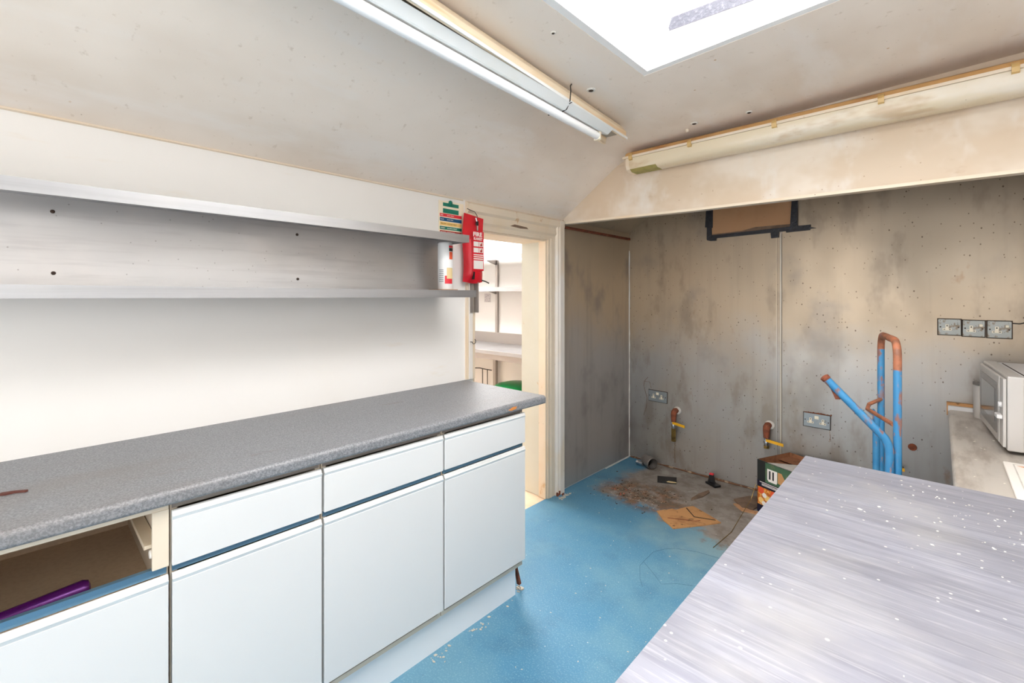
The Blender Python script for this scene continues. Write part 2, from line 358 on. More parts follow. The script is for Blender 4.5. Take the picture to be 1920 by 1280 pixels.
fl = struct(B(WX, RXW+.1, RY0-.1, BY+.1, -.06, 0).build('floor', m_floor))
struct(B(-4.6, WX, .9, BY+.1, -.06, -.002).build('floor_storeroom', m_store_floor))
w = MB()
w.box(WX-.235, WX, RY0-.1, D0, 0, WT+.0); w.box(WX-.235, WX, D1, BY+.1, 0, WT); w.box(WX-.235, WX, D0, D1, DT, WT)
w.box(WX-.235, WX-.16, RY0-.1, BY+.1, WT, 3.0)
wall_left = struct(w.build('wall_left', m_wall))
wall_back = struct(B(WX-.235, RXW+.1, BY, BY+.12, 0, 3.0).build('wall_back', m_plaster))
w = MB(); w.box(RXW, RXW+.1, RY0-.1, -1.8, 0, 3.0); w.box(RXW, RXW+.1, .1, BY, 0, 3.0); w.box(RXW, RXW+.1, -1.8, .1, 0, .95); w.box(RXW, RXW+.1, -1.8, .1, 2.15, 3.0)
struct(w.build('wall_right', m_wall))
w4 = struct(MB().box(RXW+.03, RXW+.08, -1.8, -1.74, .95, 2.15).box(RXW+.03, RXW+.08, .04, .1, .95, 2.15).box(RXW+.03, RXW+.08, -1.74, .04, .95, 1.01).box(RXW+.03, RXW+.08, -1.74, .04, 2.09, 2.15).build('window_4', m_ext))  # frame of the added fill window, out of view
B(RXW+.052, RXW+.058, -1.74, .04, 1.01, 2.09).build('pane', m_glass_s, w4)
w = MB()
wx0, wx1, wz0, wz1 = -1.85, .35, .1, 2.1  # unseen rear window; sill dropped near the floor to brighten the ceiling
w.box(WX, wx0, RY0-.12, RY0, 0, 3.0); w.box(wx1, RXW, RY0-.12, RY0, 0, 3.0); w.box(wx0, wx1, RY0-.12, RY0, 0, wz0); w.box(wx0, wx1, RY0-.12, RY0, wz1, 3.0)
struct(w.build('wall_rear', m_wall))
wr = struct(MB().box(wx0, wx0+.06, RY0-.09, RY0-.03, wz0, wz1).box(wx1-.06, wx1, RY0-.09, RY0-.03, wz0, wz1).box(wx0+.06, wx1-.06, RY0-.09, RY0-.03, wz0, wz0+.06).box(wx0+.06, wx1-.06, RY0-.09, RY0-.03, wz1-.06, wz1).box(-.78, -.72, RY0-.09, RY0-.03, wz0+.06, wz1-.06).build('window_2', m_ext))
B(wx0+.06, -.78, RY0-.065, RY0-.059, wz0+.06, wz1-.06).build('pane', m_glass_r, wr)
B(-.72, wx1-.06, RY0-.065, RY0-.059, wz0+.06, wz1-.06).build('pane', m_glass_r, wr)

# ceiling: slope + flat with the skylight hole
sl = (CR[1]-WT)/(CR[0]-WX)
CX1, CX2 = -1.63, -1.40
P0 = (CX1, WT+(CX1-WX)*sl); P2 = (CX2, cz(CX2))
ARC = [((1-t)**2*P0[0]+2*t*(1-t)*CR[0]+t*t*P2[0], (1-t)**2*P0[1]+2*t*(1-t)*CR[1]+t*t*P2[1]) for t in [k/12 for k in range(13)]]
under = [(WX-.2, WT-.2*sl), (WX, WT)] + ARC
c = MB()
c.prism(under + [(CX2, cz(CX2)+.12), (WX-.2, WT+.14)], 'y', RY0, BY)
def flat(x0, x1, y0, y1): c.prism([(x0, cz(x0)), (x1, cz(x1)), (x1, cz(x1)+.12), (x0, cz(x0)+.12)], 'y', y0, y1)
g = .03
flat(CX2, SK[0]-g, RY0, BY); flat(SK[1]+g, RXW, RY0, BY); flat(SK[0]-g, SK[1]+g, RY0, SK[2]-g); flat(SK[0]-g, SK[1]+g, SK[3]+g, BY)
ceiling = struct(c.build('ceiling', m_ceil, smooth=True))
lin_ = [(WX, WT)] + ARC + [(RXW, cz(RXW))]
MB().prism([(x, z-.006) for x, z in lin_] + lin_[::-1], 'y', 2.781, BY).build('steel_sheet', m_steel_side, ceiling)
MB().tube([(CR[0]-.527, -2.1, WT-.003), (CR[0]-.527, 1.76, WT-.003)], .006, 6).build('sealant_bead', m_cream, ceiling)
# skylight
zs = 2.80
s_ = MB()
x0, x1, y0, y1 = SK
s_.box(x0-.0295, x0, y0-.0295, y1+.0295, cz(x0)+.001, zs); s_.box(x1, x1+.0295, y0-.0295, y1+.0295, cz(x1)+.001, zs)
s_.prism([(x0, cz(x0)+.001), (x1, cz(x1)+.001), (x1, zs), (x0, zs)], 'y', y0-.0295, y0); s_.prism([(x0, cz(x0)+.001), (x1, cz(x1)+.001), (x1, zs), (x0, zs)], 'y', y1, y1+.0295)
sky = struct(s_.build('window_1', m_ext))
MB().box(x0-.05, x0+.06, y0-.05, y1+.05, zs, zs+.05).box(x1-.06, x1+.05, y0-.05, y1+.05, zs, zs+.05).box(x0+.06, x1-.06, y0-.05, y0+.06, zs, zs+.05).box(x0+.06, x1-.06, y1-.06, y1+.05, zs, zs+.05).build('frame', m_ext, sky)
B(x0+.06, x1-.06, y0+.06, y1-.06, zs+.02, zs+.026).build('pane', m_glass_old, sky)
# shell above the roof so that daylight only enters through the openings
# bulkhead (lowered beam) in front of the alcove
YB = 2.74
bm_poly = [(WX, 1.985), (-1.144, 1.962), (.247, 1.945), (RXW, 1.94), (RXW, cz(RXW)-.0005)] + [(x, z-.0005) for x, z in ARC[::-1]] + [(WX, WT-.0005)]
bulk = struct(MB().prism(bm_poly, 'y', YB, YB+.04).build('wall_bulkhead', m_bulk))
MB().prism([(WX, 1.985), (-1.144, 1.962), (.247, 1.945), (RXW, 1.94), (RXW, 1.955), (.247, 1.960), (-1.144, 1.977), (WX, 2.0)], 'y', YB-.012, YB).build('edge_trim', m_cream, bulk)
# steel cladding of the alcove
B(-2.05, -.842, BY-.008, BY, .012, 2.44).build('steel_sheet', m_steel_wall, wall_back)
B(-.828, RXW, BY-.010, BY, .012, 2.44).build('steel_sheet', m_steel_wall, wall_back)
B(-.841, -.831, BY-.016, BY, .30, 1.90).build('seam_strip', m_seam, wall_back)
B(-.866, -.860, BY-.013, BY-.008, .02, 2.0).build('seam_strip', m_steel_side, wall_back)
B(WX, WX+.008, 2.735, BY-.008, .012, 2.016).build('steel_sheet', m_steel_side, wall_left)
pts = [(-2.045+random.uniform(-.002, .002), BY-.012, z) for z in [.01+.05*i for i in range(38)]]
MB().tube(pts, [random.uniform(.003, .008) for _ in pts], 6).build('corner_bead', m_bead, wall_back)
pts = [(-2.03+.05*i, BY-.014, .006) for i in range(46)]
MB().tube(pts, [random.uniform(.004, .012) for _ in pts], 5).build('grime_bead', m_grimeline, wall_back)
pts = [(WX+.014, BY-.02-.05*i, .005) for i in range(9)]
MB().tube(pts, [random.uniform(.004, .010) for _ in pts], 5).build('grime_bead', m_bead, wall_left)
MB().tube([(WX+.016, 2.75, 1.963), (WX+.016, BY-.02, 1.963)], .012, 6).build('rusty_angle', m_rust, wall_left)

# door surround
dr = struct(MB().box(WX-.235, WX-.06, D1-.006, D1+.0, 0, DT).build('trim_1', m_green_cream))
dr['label'] = 'pale cream painted doorway surround beside the steel-lined alcove'
B(WX-.235, WX, D0-.0, D0+.012, 0, DT).build('lining', m_cream, dr)
B(WX-.235, WX, D0+.012, D1-.006, DT-.012, DT).build('lining', m_cream, dr)
B(WX-.06, WX+.004, D1-.018, D1, 0, DT-.012).build('door_stop', m_cream, dr)
B(WX, WX+.014, D1, D1+.075, 0, DT+.01).build('architrave', m_cream, dr)
MB().prism([(WX, D1+.075), (WX+.02, D1+.078), (WX+.034, D1+.09), (WX+.026, D1+.105), (WX+.036, D1+.118), (WX+.036, D1+.165), (WX+.028, D1+.172), (WX, D1+.172)], 'z', 0, WT-.02).build('architrave', m_casing, dr)
MB().tube([(WX+.014, D1+.03, 0), (WX+.014, D1+.03, DT+.01)], .005, 6).build('bead', m_cream, dr)
B(WX, WX+.014, D0-.063, D0+.004, .955, DT+.01).build('architrave', m_cream, dr)
MB().box(WX+.014, WX+.022, D0-.05, D0-.02, .955, DT, .003).build('bead', m_casing, dr)
hd = MB().prism([(WX, DT), (WX+.014, DT), (WX+.016, DT+.03), (WX+.026, DT+.045), (WX+.022, DT+.09), (WX+.034, DT+.105), (WX+.034, DT+.145), (WX, DT+.165)], 'y', D0-.063, D1+.172)
hd.build('head_architrave', m_cream, dr)
MB().prism([(D0+.30, DT+.052), (D0+.34, DT+.066), (D0+.46, DT+.060), (D0+.475, DT+.050), (D0+.40, DT+.046)], 'x', WX+.024, WX+.0285).build('chipped_patch', m_dirtcard, dr)
pts = [(WX+.02+random.uniform(0, .03), D1+.10+random.uniform(-.03, .06), 0) for _ in range(9)]
rot_ = MB()
for p in pts: rot_.box(p[0], p[0]+.008, p[1], p[1]+.010, 0, random.uniform(.008, .03))
rot_.build('rotten_foot', m_rust, dr)

# storeroom seen through the doorway
SY = 3.68
w = MB(); w.box(-4.6, WX-.235, SY, SY+.05, 0, 2.6); struct(w.build('wall_storeroom_back', m_store_wall))
struct(B(-4.6, -4.5, .9, SY, 0, 2.6).build('wall_storeroom_left', m_store_wall))
struct(B(-4.6, WX-.235, .9, 1.0, 0, 2.6).build('wall_storeroom_front', m_store_wall))
c = MB(); c.box(-4.6, -4.2, .9, SY+.05, 2.5, 2.6); c.box(-2.7, WX-.16, .9, SY+.05, 2.5, 2.6); c.box(-4.2, -2.7, .9, 2.3, 2.5, 2.6); c.box(-4.2, -2.7, 3.46, SY+.05, 2.5, 2.6)
struct(c.build('ceiling_storeroom', m_store_wall))
struct(B(-4.2, -2.7, 2.3, 3.46, 2.54, 2.546).build('window_3', m_glass_old2))
r = thing('steel_counter', 'grey steel counter with upstand seen through the doorway', 'counter', (-3.4, 3.4, 0))
B(-4.45, -2.32, 3.09, SY-.002, .88, .92, .004).build('top', m_steel, r, origin=(-3.4, 3.4, 0))
B(-4.45, -2.32, SY-.02, SY-.002, .92, 1.035).build('upstand', m_steel_dim, r, origin=(-3.4, 3.4, 0))
B(-4.45, -2.32, 3.10, 3.12, .83, .88).build('apron', m_steel_dim, r, origin=(-3.4, 3.4, 0))
for lx in (-4.40, -3.68, -2.40):
    B(lx, lx+.04, 3.60, 3.64, 0, .88).build('leg', m_steel_dim, r, origin=(-3.4, 3.4, 0))
for lx in (-4.40, -2.40):
    B(lx, lx+.04, 3.14, 3.18, 0, .88).build('leg', m_steel_dim, r, origin=(-3.4, 3.4, 0))
r = thing('steel_shelf_rack', 'two steel shelves on uprights above the counter in the storeroom', 'shelf', (-3.4, SY-.01, 1.04))
for lx in (-4.42, -3.70, -2.42):
    B(lx, lx+.035, SY-.025, SY-.002, 1.037, 1.86).build('upright', m_steel_dim, r, origin=(-3.4, SY-.01, 1.04))
for z in (1.50, 1.832):
    MB().box(-4.45, -2.32, 3.38, SY-.025, z+.040, z+.046).box(-4.45, -2.32, 3.376, 3.382, z, z+.046).build('shelf', m_steel, r, origin=(-3.4, SY-.01, 1.04))
    for lx in (-4.42, -3.70, -2.42):
        MB().prism([(3.40, z+.039), (SY-.025, z+.039), (SY-.025, z-.03)], 'x', lx+.01, lx+.016).build('bracket', m_steel_dim, r, origin=(-3.4, SY-.01, 1.04))
r = thing('plastic_tub', 'bright green plastic tub under the storeroom counter', 'tub', (-3.10, 3.36, 0))
MB().lathe([(.17, 0), (.22, .50), (.235, .51), (.235, .54), (.21, .54)], n=24).build('body', m_greenp, r, smooth=True)
MB().lathe([(.235, .541), (.20, .562), (.12, .582), (.02, .588)], n=24).build('lid', m_greenp, r, smooth=True)
r = thing('wire_rack', 'thin dark wire rack hanging below the storeroom counter', 'rack', (-3.78, 3.56, .3))
MB().tube([(-4.10, 3.57, .60), (-3.86, 3.57, .622), (-3.80, 3.57, .618), (-3.70, 3.60, .61)], .006, 6).build('rail', m_wire, r, origin=(-3.78, 3.56, .3))
for lx in (-3.82, -3.74): MB().tube([(lx, 3.57, .618), (lx, 3.57, .30), (lx+.05, 3.60, .30), (lx+.05, 3.62, .28), (lx+.05, 3.62, .0)], .005, 6).build('wire', m_wire, r, origin=(-3.78, 3.56, .3))
r = thing('paper_notice', 'small grey printed notice below the storeroom shelf', 'notice', (-3.85, SY-.003, 1.36))
B(-3.90, -3.80, SY-.004, SY-.001, 1.38, 1.48).build('sheet', M('grey_printed_paper', (214, 206, 206), .6, layers=[('n', (40, 40, 90), .5, .6, (150, 140, 142), .6)]), r, origin=(-3.85, SY-.003, 1.36))

# ------------------------------------------------------------------ base cabinets and worktop
FX = -1.453
UN = [(1.147, 1.643, 'end'), (.654, 1.147, 'mid'), (.253, .654, 'nar'), (-.247, .253, 'open'), (-.747, -.247, 'far')]
LAB = {'end': 'white base cabinet at the worktop end nearest the doorway',
       'mid': 'wide white base cabinet second from the doorway, drawer over door',
       'nar': 'narrow white base cabinet beside the one with the missing drawer',
       'open': 'white base cabinet with its drawer missing and dark opening',
       'far': 'white base cabinet past the one with the missing drawer'}
def profile(y0, y1, top, og, parent):
    h = MB().prism([(FX-.018, top-.024), (FX-.001, top-.024), (FX+.003, top-.013), (FX-.001, top-.012), (FX-.004, top-.002), (FX-.010, top), (FX-.018, top-.004)], 'y', y0, y1)
    return h.build('handle_profile', m_alu, parent, origin=og)
for y0, y1, k in UN:
    og = (-1.75, (y0+y1)/2, 0)
    r = thing('base_cabinet', LAB[k], 'cabinet', og, 0, 'white base cabinets under the grey worktop')
    a, b = y0+.002, y1-.002
    cb = MB(); cb.box(-2.04, FX-.022, a, a+.016, .15, .908); cb.box(-2.04, FX-.022, b-.016, b, .15, .908)
    cb.box(-2.04, FX-.022, a+.016, b-.016, .15, .166)
    cb.box(-2.02, FX-.022, a+.016, b-.016, .892, .908)
    cb.build('carcass', m_carc, r, origin=og)
    B(-2.04, -2.034, a+.016, b-.016, .166, .892).build('back_panel', m_inner, r, origin=og)
    sz = .648 if k == 'open' else .50
    B(-2.034, FX-.06, a+.016, b-.016, sz, sz+.016).build('shelf', m_inner, r, origin=og)
    d = B(FX-.020, FX, a+.002, b-.002, .187, .705, .0015, 1).build('door', m_white, r, origin=og)
    profile(a+.002, b-.002, .728, og, d)
    B(FX-.030, FX-.016, a+.004, b-.004, .7285, .748, 0).build('gap_channel', m_chan, r, origin=og)
    if k != 'open':
        d = B(FX-.020, FX, a+.002, b-.002, .748, .868, .0015, 1).build('drawer_front', m_white, r, origin=og)
        profile(a+.002, b-.002, .891, og, d)
        B(FX-.030, FX-.020, a+.004, b-.004, .8925, .9115).build('gap_channel', m_steel_dim, r, origin=og)
    else:
        B(FX-.04, FX-.012, a, b, .896, .9115).build('top_rail', m_carc, r, origin=og)
        B(FX-.022, FX-.010, b-.034, b, .748, .896).build('stile', m_carc, r, origin=og)
        ru = MB().box(-1.99, -1.490, b-.046, b-.018, .797, .806).box(-1.99, -1.490, b-.024, b-.018, .768, .797).box(-1.99, -1.50, b-.046, b-.040, .792, .797).prism([(-1.505, .768), (-1.476, .772), (-1.476, .812), (-1.505, .82)], 'y', b-.024, b-.018)
        ru = ru.build('drawer_runner', m_runner, r, origin=og)
        MB().lathe([(.010, 0), (.011, .003), (.011, .010), (.008, .012)], (-1.486, b-.037, .783), 14, 'y').build('roller', m_nylon, ru, origin=og, smooth=True)
og = (-1.50, .45, 0)
p = tag(B(-1.520, -1.503, -.747, 1.622, 0, .1495).build('plinth', m_plinth, origin=og), 'long pale plinth board under the white cabinets', 'plinth')
r = thing('plinth_return', 'broken grey plinth end with a brown edge leaning at the cabinet foot', 'plinth', (-1.60, 1.63, 0))
MB().prism([(-1.516, .02), (-1.516, .145), (-1.70, .145), (-1.70, .02)], 'y', 1.626, 1.632).build('board', m_steel_dim, r, origin=(-1.60, 1.63, 0))
MB().prism([(1.634, .148), (1.640, .148), (1.676, .026), (1.662, .022)], 'x', -1.530, -1.512).build('brown_edge', m_rust, r, origin=(-1.60, 1.63, 0))
bt = MB()
for i in range(26):
    x, y = -1.515+random.uniform(-.02, .015), 1.645+random.uniform(-.015, .03); q = random.uniform(.003, .008)
    bt.box(x, x+q, y, y+q, 0, q)
bt.build('crumbs', m_bits, r, origin=(-1.60, 1.63, 0))
# worktop with a rounded front edge
prof = [(WX+.001, .912), (-1.452, .912)]
for i in range(7):
    a = -math.pi/2 + math.pi/2*i/6; prof.append((-1.448+.010*math.cos(a), .922+.010*math.sin(a)))
for i in range(7):
    a = math.pi/2*i/6; prof.append((-1.452+.014*math.cos(a), .938+.014*math.sin(a)))
prof.append((WX+.001, .952))
og = (-1.75, .5, .912)
wt = MB().prism(prof, 'y', -.75, 1.776).build('worktop', m_lam, origin=og)
tag(wt, 'long speckled grey laminate worktop with rounded front edge', 'worktop')
MB().prism([(1.505, .928), (1.535, .937), (1.562, .936), (1.556, .926), (1.525, .922)], 'x', -1.4400, -1.4368).build('chipped_edge', m_chip, wt, origin=og)
r = tag(MB().prism([(-1.708, -.052), (-1.700, -.040), (-1.702, -.024), (-1.690, -.006), (-1.694, .000), (-1.706, -.016), (-1.712, -.030), (-1.716, -.045)], 'z', .9525, .9575).build('dried_leaf', m_leaf, origin=(-1.70, -.03, .9525)), 'small dark dried scrap lying on the grey worktop', 'scrap')
og = (-1.62, -.05, .664)
r = thing('rolling_pin', 'shiny purple tapered tube lying inside the open drawer space', 'tube', og)
MB().tube([(-1.62, .112, .6885), (-1.62, .108, .6885), (-1.62, .098, .6885), (-1.62, -.06, .682), (-1.62, -.20, .677)], [.010, .020, .0240, .0175, .0125], 20).build('body', m_purple, r, origin=og, smooth=True)

# ------------------------------------------------------------------ steel wall shelves
og = (-1.95, .3, 1.44)
sh = thing('steel_wall_shelf', 'pair of long steel shelves with steel back panel on the white wall', 'shelf', og)
pn = B(WX+.001, WX+.006, -.9, 1.574, 1.475, 1.765).build('back_panel', m_panel, sh, origin=og)
for y, z in ((.053, 1.718), (.055, 1.523), (.806, 1.719), (.809, 1.525), (-.6, 1.72), (-.6, 1.52)):
    MB().lathe([(.006, 0), (.006, .002), (.003, .004)], (WX+.006, y, z), 10, 'x').build('screw', m_dark, pn, origin=og)
MB().box(WX+.001, -1.785, -.9, 1.574, 1.762, 1.767).box(-1.790, -1.785, -.9, 1.574, 1.729, 1.762).box(-1.80, -1.790, -.9, 1.574, 1.729, 1.733).box(WX+.001, -1.79, 1.569, 1.574, 1.729, 1.762).build('upper_shelf', m_steel, sh, origin=og)
MB().box(WX+.001, -1.731, -.9, 1.574, 1.475, 1.480).box(-1.736, -1.731, -.9, 1.574, 1.444, 1.475).box(-1.746, -1.736, -.9, 1.574, 1.444, 1.448).box(WX+.001, -1.736, 1.569, 1.574, 1.444, 1.475).build('lower_shelf', m_steel, sh, origin=og)
for y in (-.5, .45, 1.3):
    MB().prism([(WX+.002, 1.474), (-1.78, 1.474), (WX+.002, 1.455)], 'y', y, y+.004).build('bracket', m_steel_dim, sh, origin=og)

# poster, fire blanket, keys, carton
og = (WX+.003, 1.67, 1.815)
po = thing('colour_code_poster', 'small laminated poster of coloured bands above the shelf end', 'poster', og)
B(WX+.0005, WX+.003, 1.581, 1.765, 1.77, 1.992).build('sheet', m_paper, po, origin=og)
bands = [(1.972, .020, .030, .145, m_pgreen), (1.936, .026, .030, .145, m_pgreen), (1.911, .018, .008, .168, m_pred), (1.887, .020, .008, .168, m_pblue), (1.862, .020, .008, .168, m_pyel), (1.838, .018, .008, .168, m_pgreen), (1.814, .018, .008, .168, m_pdred)]
for z, h, a, b, mm in bands:
    B(WX+.003, WX+.0036, 1.581+a, 1.581+b, z-h/2, z+h/2).build('colour_band', mm, po, origin=og)
for z, t1, t2, mm in ((1.911, 'RED', 'RAW MEAT', m_print), (1.887, 'BLUE', 'RAW FISH', m_print), (1.862, 'YELLOW', 'COOKED MEAT', m_pbrown), (1.838, 'GREEN', 'SALADS & FRUIT', m_print), (1.814, 'BROWN', 'VEGETABLES', m_print)):
    text_mesh('lettering', t1, .010, mm, po, (.0010, 1.594-1.67, z-.0035-1.815), RX)
    text_mesh('lettering', t2, .010, mm, po, (.0010, 1.640-1.67, z-.0035-1.815), RX)
MB().lathe([(.014, 0), (.014, .004), (.006, .010)], (WX+.0036, 1.664, 1.985), 12, 'x').build('clip', m_pgreen, po, origin=og)

og = (WX+.035, 1.81, 1.54)
fb = thing('fire_blanket', 'red fire blanket pouch hanging on the door surround', 'fire blanket', og)
bmm = MB(); NX, NZ = 12, 26
def fbp(i, j, side):
    u = i/NX; v = j/NZ                     # v 0 bottom, 1 top
    wdt = .150 - .02*(1-v)*math.sin(v*6); y = 1.736 + .006*(1-v)*-1 + u*wdt + .006*math.sin(v*7)
    z = 1.535 + v*.400 - .018*u*v - (.010*math.sin(u*3.1) if v < .05 else 0)
    th = .004 + (.030*math.sin(math.pi*min(1, max(0, u*.94+.03)))**.5) * (1 if v < .62 else max(0, 1-(v-.62)/.1))
    th += .020*math.exp(-((u-.14)/.12)**2) * (1 if v < .62 else 0)
    if v < .10: th *= .35+.65*v/.10
    return (WX+.036+th, y, z) if side else (WX+.036-.002, y, z)
grid = [[[bmm.bm.verts.new(fbp(i, j, sd)) for i in range(NX+1)] for j in range(NZ+1)] for sd in (0, 1)]
for sd in (0, 1):
    for j in range(NZ):
        for i in range(NX):
            q = [grid[sd][j][i], grid[sd][j][i+1], grid[sd][j+1][i+1], grid[sd][j+1][i]]
            bmm.bm.faces.new(q if sd else q[::-1])
for j in range(NZ):
    for i in (0, NX): bmm.bm.faces.new([grid[0][j][i], grid[0][j+1][i], grid[1][j+1][i], grid[1][j][i]])
for i in range(NX):
    for j in (0, NZ): bmm.bm.faces.new([grid[0][j][i], grid[0][j][i+1], grid[1][j][i+1], grid[1][j][i]])
bmesh.ops.recalc_face_normals(bmm.bm, faces=bmm.bm.faces)
bmm.build('pouch', m_red, fb, origin=og, smooth=True)
fx = WX+.036+.0365
lb = B(fx-.004, fx-.001, 1.7780, 1.8640, 1.600, 1.832, .001, 1).build('label_panel', m_red, fb, origin=og)
def L_(y, z): return (fx-.0008-og[0], y-og[1], z-og[2])
text_mesh('lettering', 'FIRE', .034, m_print, fb, L_(1.7800, 1.802), RX, .070, .0012)
text_mesh('lettering', 'BLANKET', .022, m_print, fb, L_(1.7840, 1.780), RX, .068, .0006)
for z0_, z1_ in ((1.742, 1.770), (1.706, 1.734)):
    B(fx-.0008, fx-.0002, 1.7820, 1.8220, z0_, z1_).build('printed_text', m_print, fb, origin=og)
    pc = B(fx-.0008, fx-.0002, 1.8260, 1.8560, z0_, z1_).build('printed_picture', m_print, fb, origin=og)
    MB().prism([(1.8330, z0_+.003), (1.8500, z0_+.003), (1.8500, z1_-.006), (1.8440, z1_-.003), (1.8410, z0_+.014), (1.8360, z1_-.008)], 'x', fx-.0002, fx+.0002).build('pictogram', m_pdred, pc, origin=og)
for z in (1.690, 1.678, 1.666): B(fx-.0008, fx-.0002, 1.7820, 1.8580, z, z+.006).build('printed_line', m_print, fb, origin=og)
B(fx-.0008, fx-.0002, 1.7820, 1.8580, 1.610, 1.660).build('printed_text', m_print, fb, origin=og)
MB().prism([(1.7760, 1.548), (1.7900, 1.548), (1.7940, 1.592), (1.7820, 1.594)], 'x', fx-.010, fx-.0012).build('pull_tab', m_black, fb, origin=og)
MB().tube([(WX+.05, 1.868, 1.545), (WX+.06, 1.890, 1.538), (WX+.065, 1.912, 1.528)], .004, 6).build('cord', m_wire, fb, origin=og)
og = (WX+.06, 1.82, 1.85)
ky = thing('key_bunch', 'dark key on a wire ring hanging over the red pouch', 'key', og)
MB().tube([(WX+.04, 1.760, 1.962), (WX+.042, 1.79, 1.955), (WX+.045, 1.815, 1.950), (WX+.055, 1.826, 1.925), (WX+.055, 1.822, 1.905)], .0022, 6).build('wire_ring', m_wire, ky, origin=og)
MB().tube([(WX+.058, 1.812, 1.912), (WX+.060, 1.818, 1.892)], .004, 6).build('split_ring', m_chrome, ky, origin=og)
MB().box(WX+.050, WX+.060, 1.816, 1.834, 1.868, 1.896, .003).build('key_head', m_black, ky, origin=og)
MB().box(WX+.053, WX+.057, 1.822, 1.831, 1.838, 1.868).build('key_blade', m_chrome, ky, origin=og)
# white product canister on the lower shelf
og = (-1.93, 1.532, 1.480)
ct = thing('white_canister', 'white canister with red and orange label at the shelf end', 'canister', og)
MB().lathe([(.039, .006), (.041, .010), (.041, .236), (.038, .244), (.036, .255)], n=32).build('body', m_carton, ct, smooth=True)
def cpatch(name, a0, a1, z0, z1, mm, rr=.0415):
    mb = MB(); n = 8; a0 = math.radians(a0-38.5); a1 = math.radians(a1-38.5)
    v = [[mb.bm.verts.new((rr*math.cos(a0+(a1-a0)*k/n), rr*math.sin(a0+(a1-a0)*k/n), z)) for k in range(n+1)] for z in (z0, z1)]
    for k in range(n): mb.bm.faces.new([v[0][k], v[0][k+1], v[1][k+1], v[1][k]])
    return mb.build(name, mm, ct, smooth=True)
cpatch('label_band', 26, 66, .226, .238, m_pred); cpatch('label_band', 27, 66, .208, .225, m_black); cpatch('label_band', 30, 62, .165, .205, m_orange)
cpatch('label_band', -4, 58, .036, .078, m_pred); cpatch('sticky_note', 10, 60, .062, .120, m_note, .0422)
cpatch('wrap_sheet', -70, 22, .125, .250, m_carton, .0424)
m_gprint = M('grey_print', (160, 162, 164), .5)
for i in range(7): cpatch('printed_line', -52, -14, .046+i*.010, .051+i*.010, m_gprint)
B(-.055, .055, -.070, .040, .0005, .0055).build('base_card', m_card, ct)
# strips and hook on the door surround
r = thing('metal_strip', 'worn steel strip screwed to the door surround under the red pouch', 'strip', (WX+.018, 1.815, 1.35))
B(WX+.0225, WX+.027, 1.797, 1.821, 1.352, 1.532).build('plate', m_steel_dim, r, origin=(WX+.018, 1.815, 1.35))
B(WX+.0145, WX+.05, 1.834, 1.842, 1.352, 1.534).build('edge_strip', m_steel_dim, r, origin=(WX+.018, 1.815, 1.35))
a = [(WX+.022+.0*i, 0, 0) for i in range(1)]
hk = [(WX+.022, 1.800, 1.178), (WX+.034, 1.802, 1.178)] + [(WX+.036, 1.817+.014*math.cos(t), 1.180+.014*math.sin(t)) for t in [math.pi*(1.0+1.35*i/10) for i in range(11)]]
r = tag(MB().tube(hk, .0022, 6).build('cup_hook', m_wire, origin=(WX+.03, 1.81, 1.18)), 'small wire cup hook screwed into the left door surround', 'hook')

# ------------------------------------------------------------------ ceiling lights
ang = math.atan2(-.105, 1.44)
A0 = Vector((-1.232, 2.22)); dv = Vector((-.0875, 1.0)).normalized(); nv = Vector((dv.y, -dv.x))   # along, to the right
def W(along, side, z):
    p = A0 + dv*along + nv*side; return (p.x, p.y, z)
def sweep(prof, a, b):
    mbs = MB(); n = len(prof)
    pts = [W(a, s, z) for s, z in prof] + [W(b, s, z) for s, z in prof]
    v, f = mbs._faces(pts, [tuple(range(n)), tuple(range(2*n-1, n-1, -1))] + [(i, i+n, (i+1) % n+n, (i+1) % n) for i in range(n)])
    bmesh.ops.recalc_face_normals(mbs.bm, faces=f); return mbs
og = (-1.23, 1.4, 2.30)
fl1 = thing('fluorescent_batten', 'open white fluorescent batten with bare tube along the ceiling crease', 'light', og)
sweep([(0, 2.298), (0, 2.306), (-.006, 2.308), (-.006, 2.340), (-.03, 2.374), (-.11, 2.374), (-.134, 2.340), (-.134, 2.308), (-.140, 2.306), (-.140, 2.298), (-.128, 2.298), (-.122, 2.335), (-.018, 2.335), (-.012, 2.298)], -1.95, 0).build('tray', m_tray, fl1, origin=og)
sweep([(-.001, 2.2965), (.002, 2.2965), (.002, 2.309), (-.001, 2.309)], -1.95, 0).build('rim', m_gear, fl1, origin=og)
sweep([(-.018, 2.3335), (-.122, 2.3335), (-.122, 2.3345), (-.018, 2.3345)], -1.95, -.004).build('tray_inside_shade', m_trayin, fl1, origin=og)  # grey sheet paints in the shade inside the trough
MB().prism([(0, 0), (1, 0), (1, 1), (0, 1)], 'z', 0, 1).bm.free()
def gsweep(prof, a, b):
    mbs = MB(); n = len(prof)
    off = lambda t: .007 + (.045-.007)*(t+1.62)/1.37
    pts = [W(a, s+off(a), z) for s, z in prof] + [W(b, s+off(b), z) for s, z in prof]
    v, f = mbs._faces(pts, [tuple(range(n)), tuple(range(2*n-1, n-1, -1))] + [(i, i+n, (i+1) % n+n, (i+1) % n) for i in range(n)])
    bmesh.ops.recalc_face_normals(mbs.bm, faces=f); return mbs
gsweep([(-.030, 2.2955), (-.060, 2.272), (-.068, 2.271), (-.112, 2.288), (-.115, 2.2955)], -1.84, -.20).build('gear_housing', m_gear, fl1, origin=og)
te = W(-.262, -.09+.045, 2.255); tn = W(-1.80, -.09+.002, 2.255)
MB().tube([te, tn], .019, 18).build('tube', m_tube, fl1, origin=og, smooth=True)
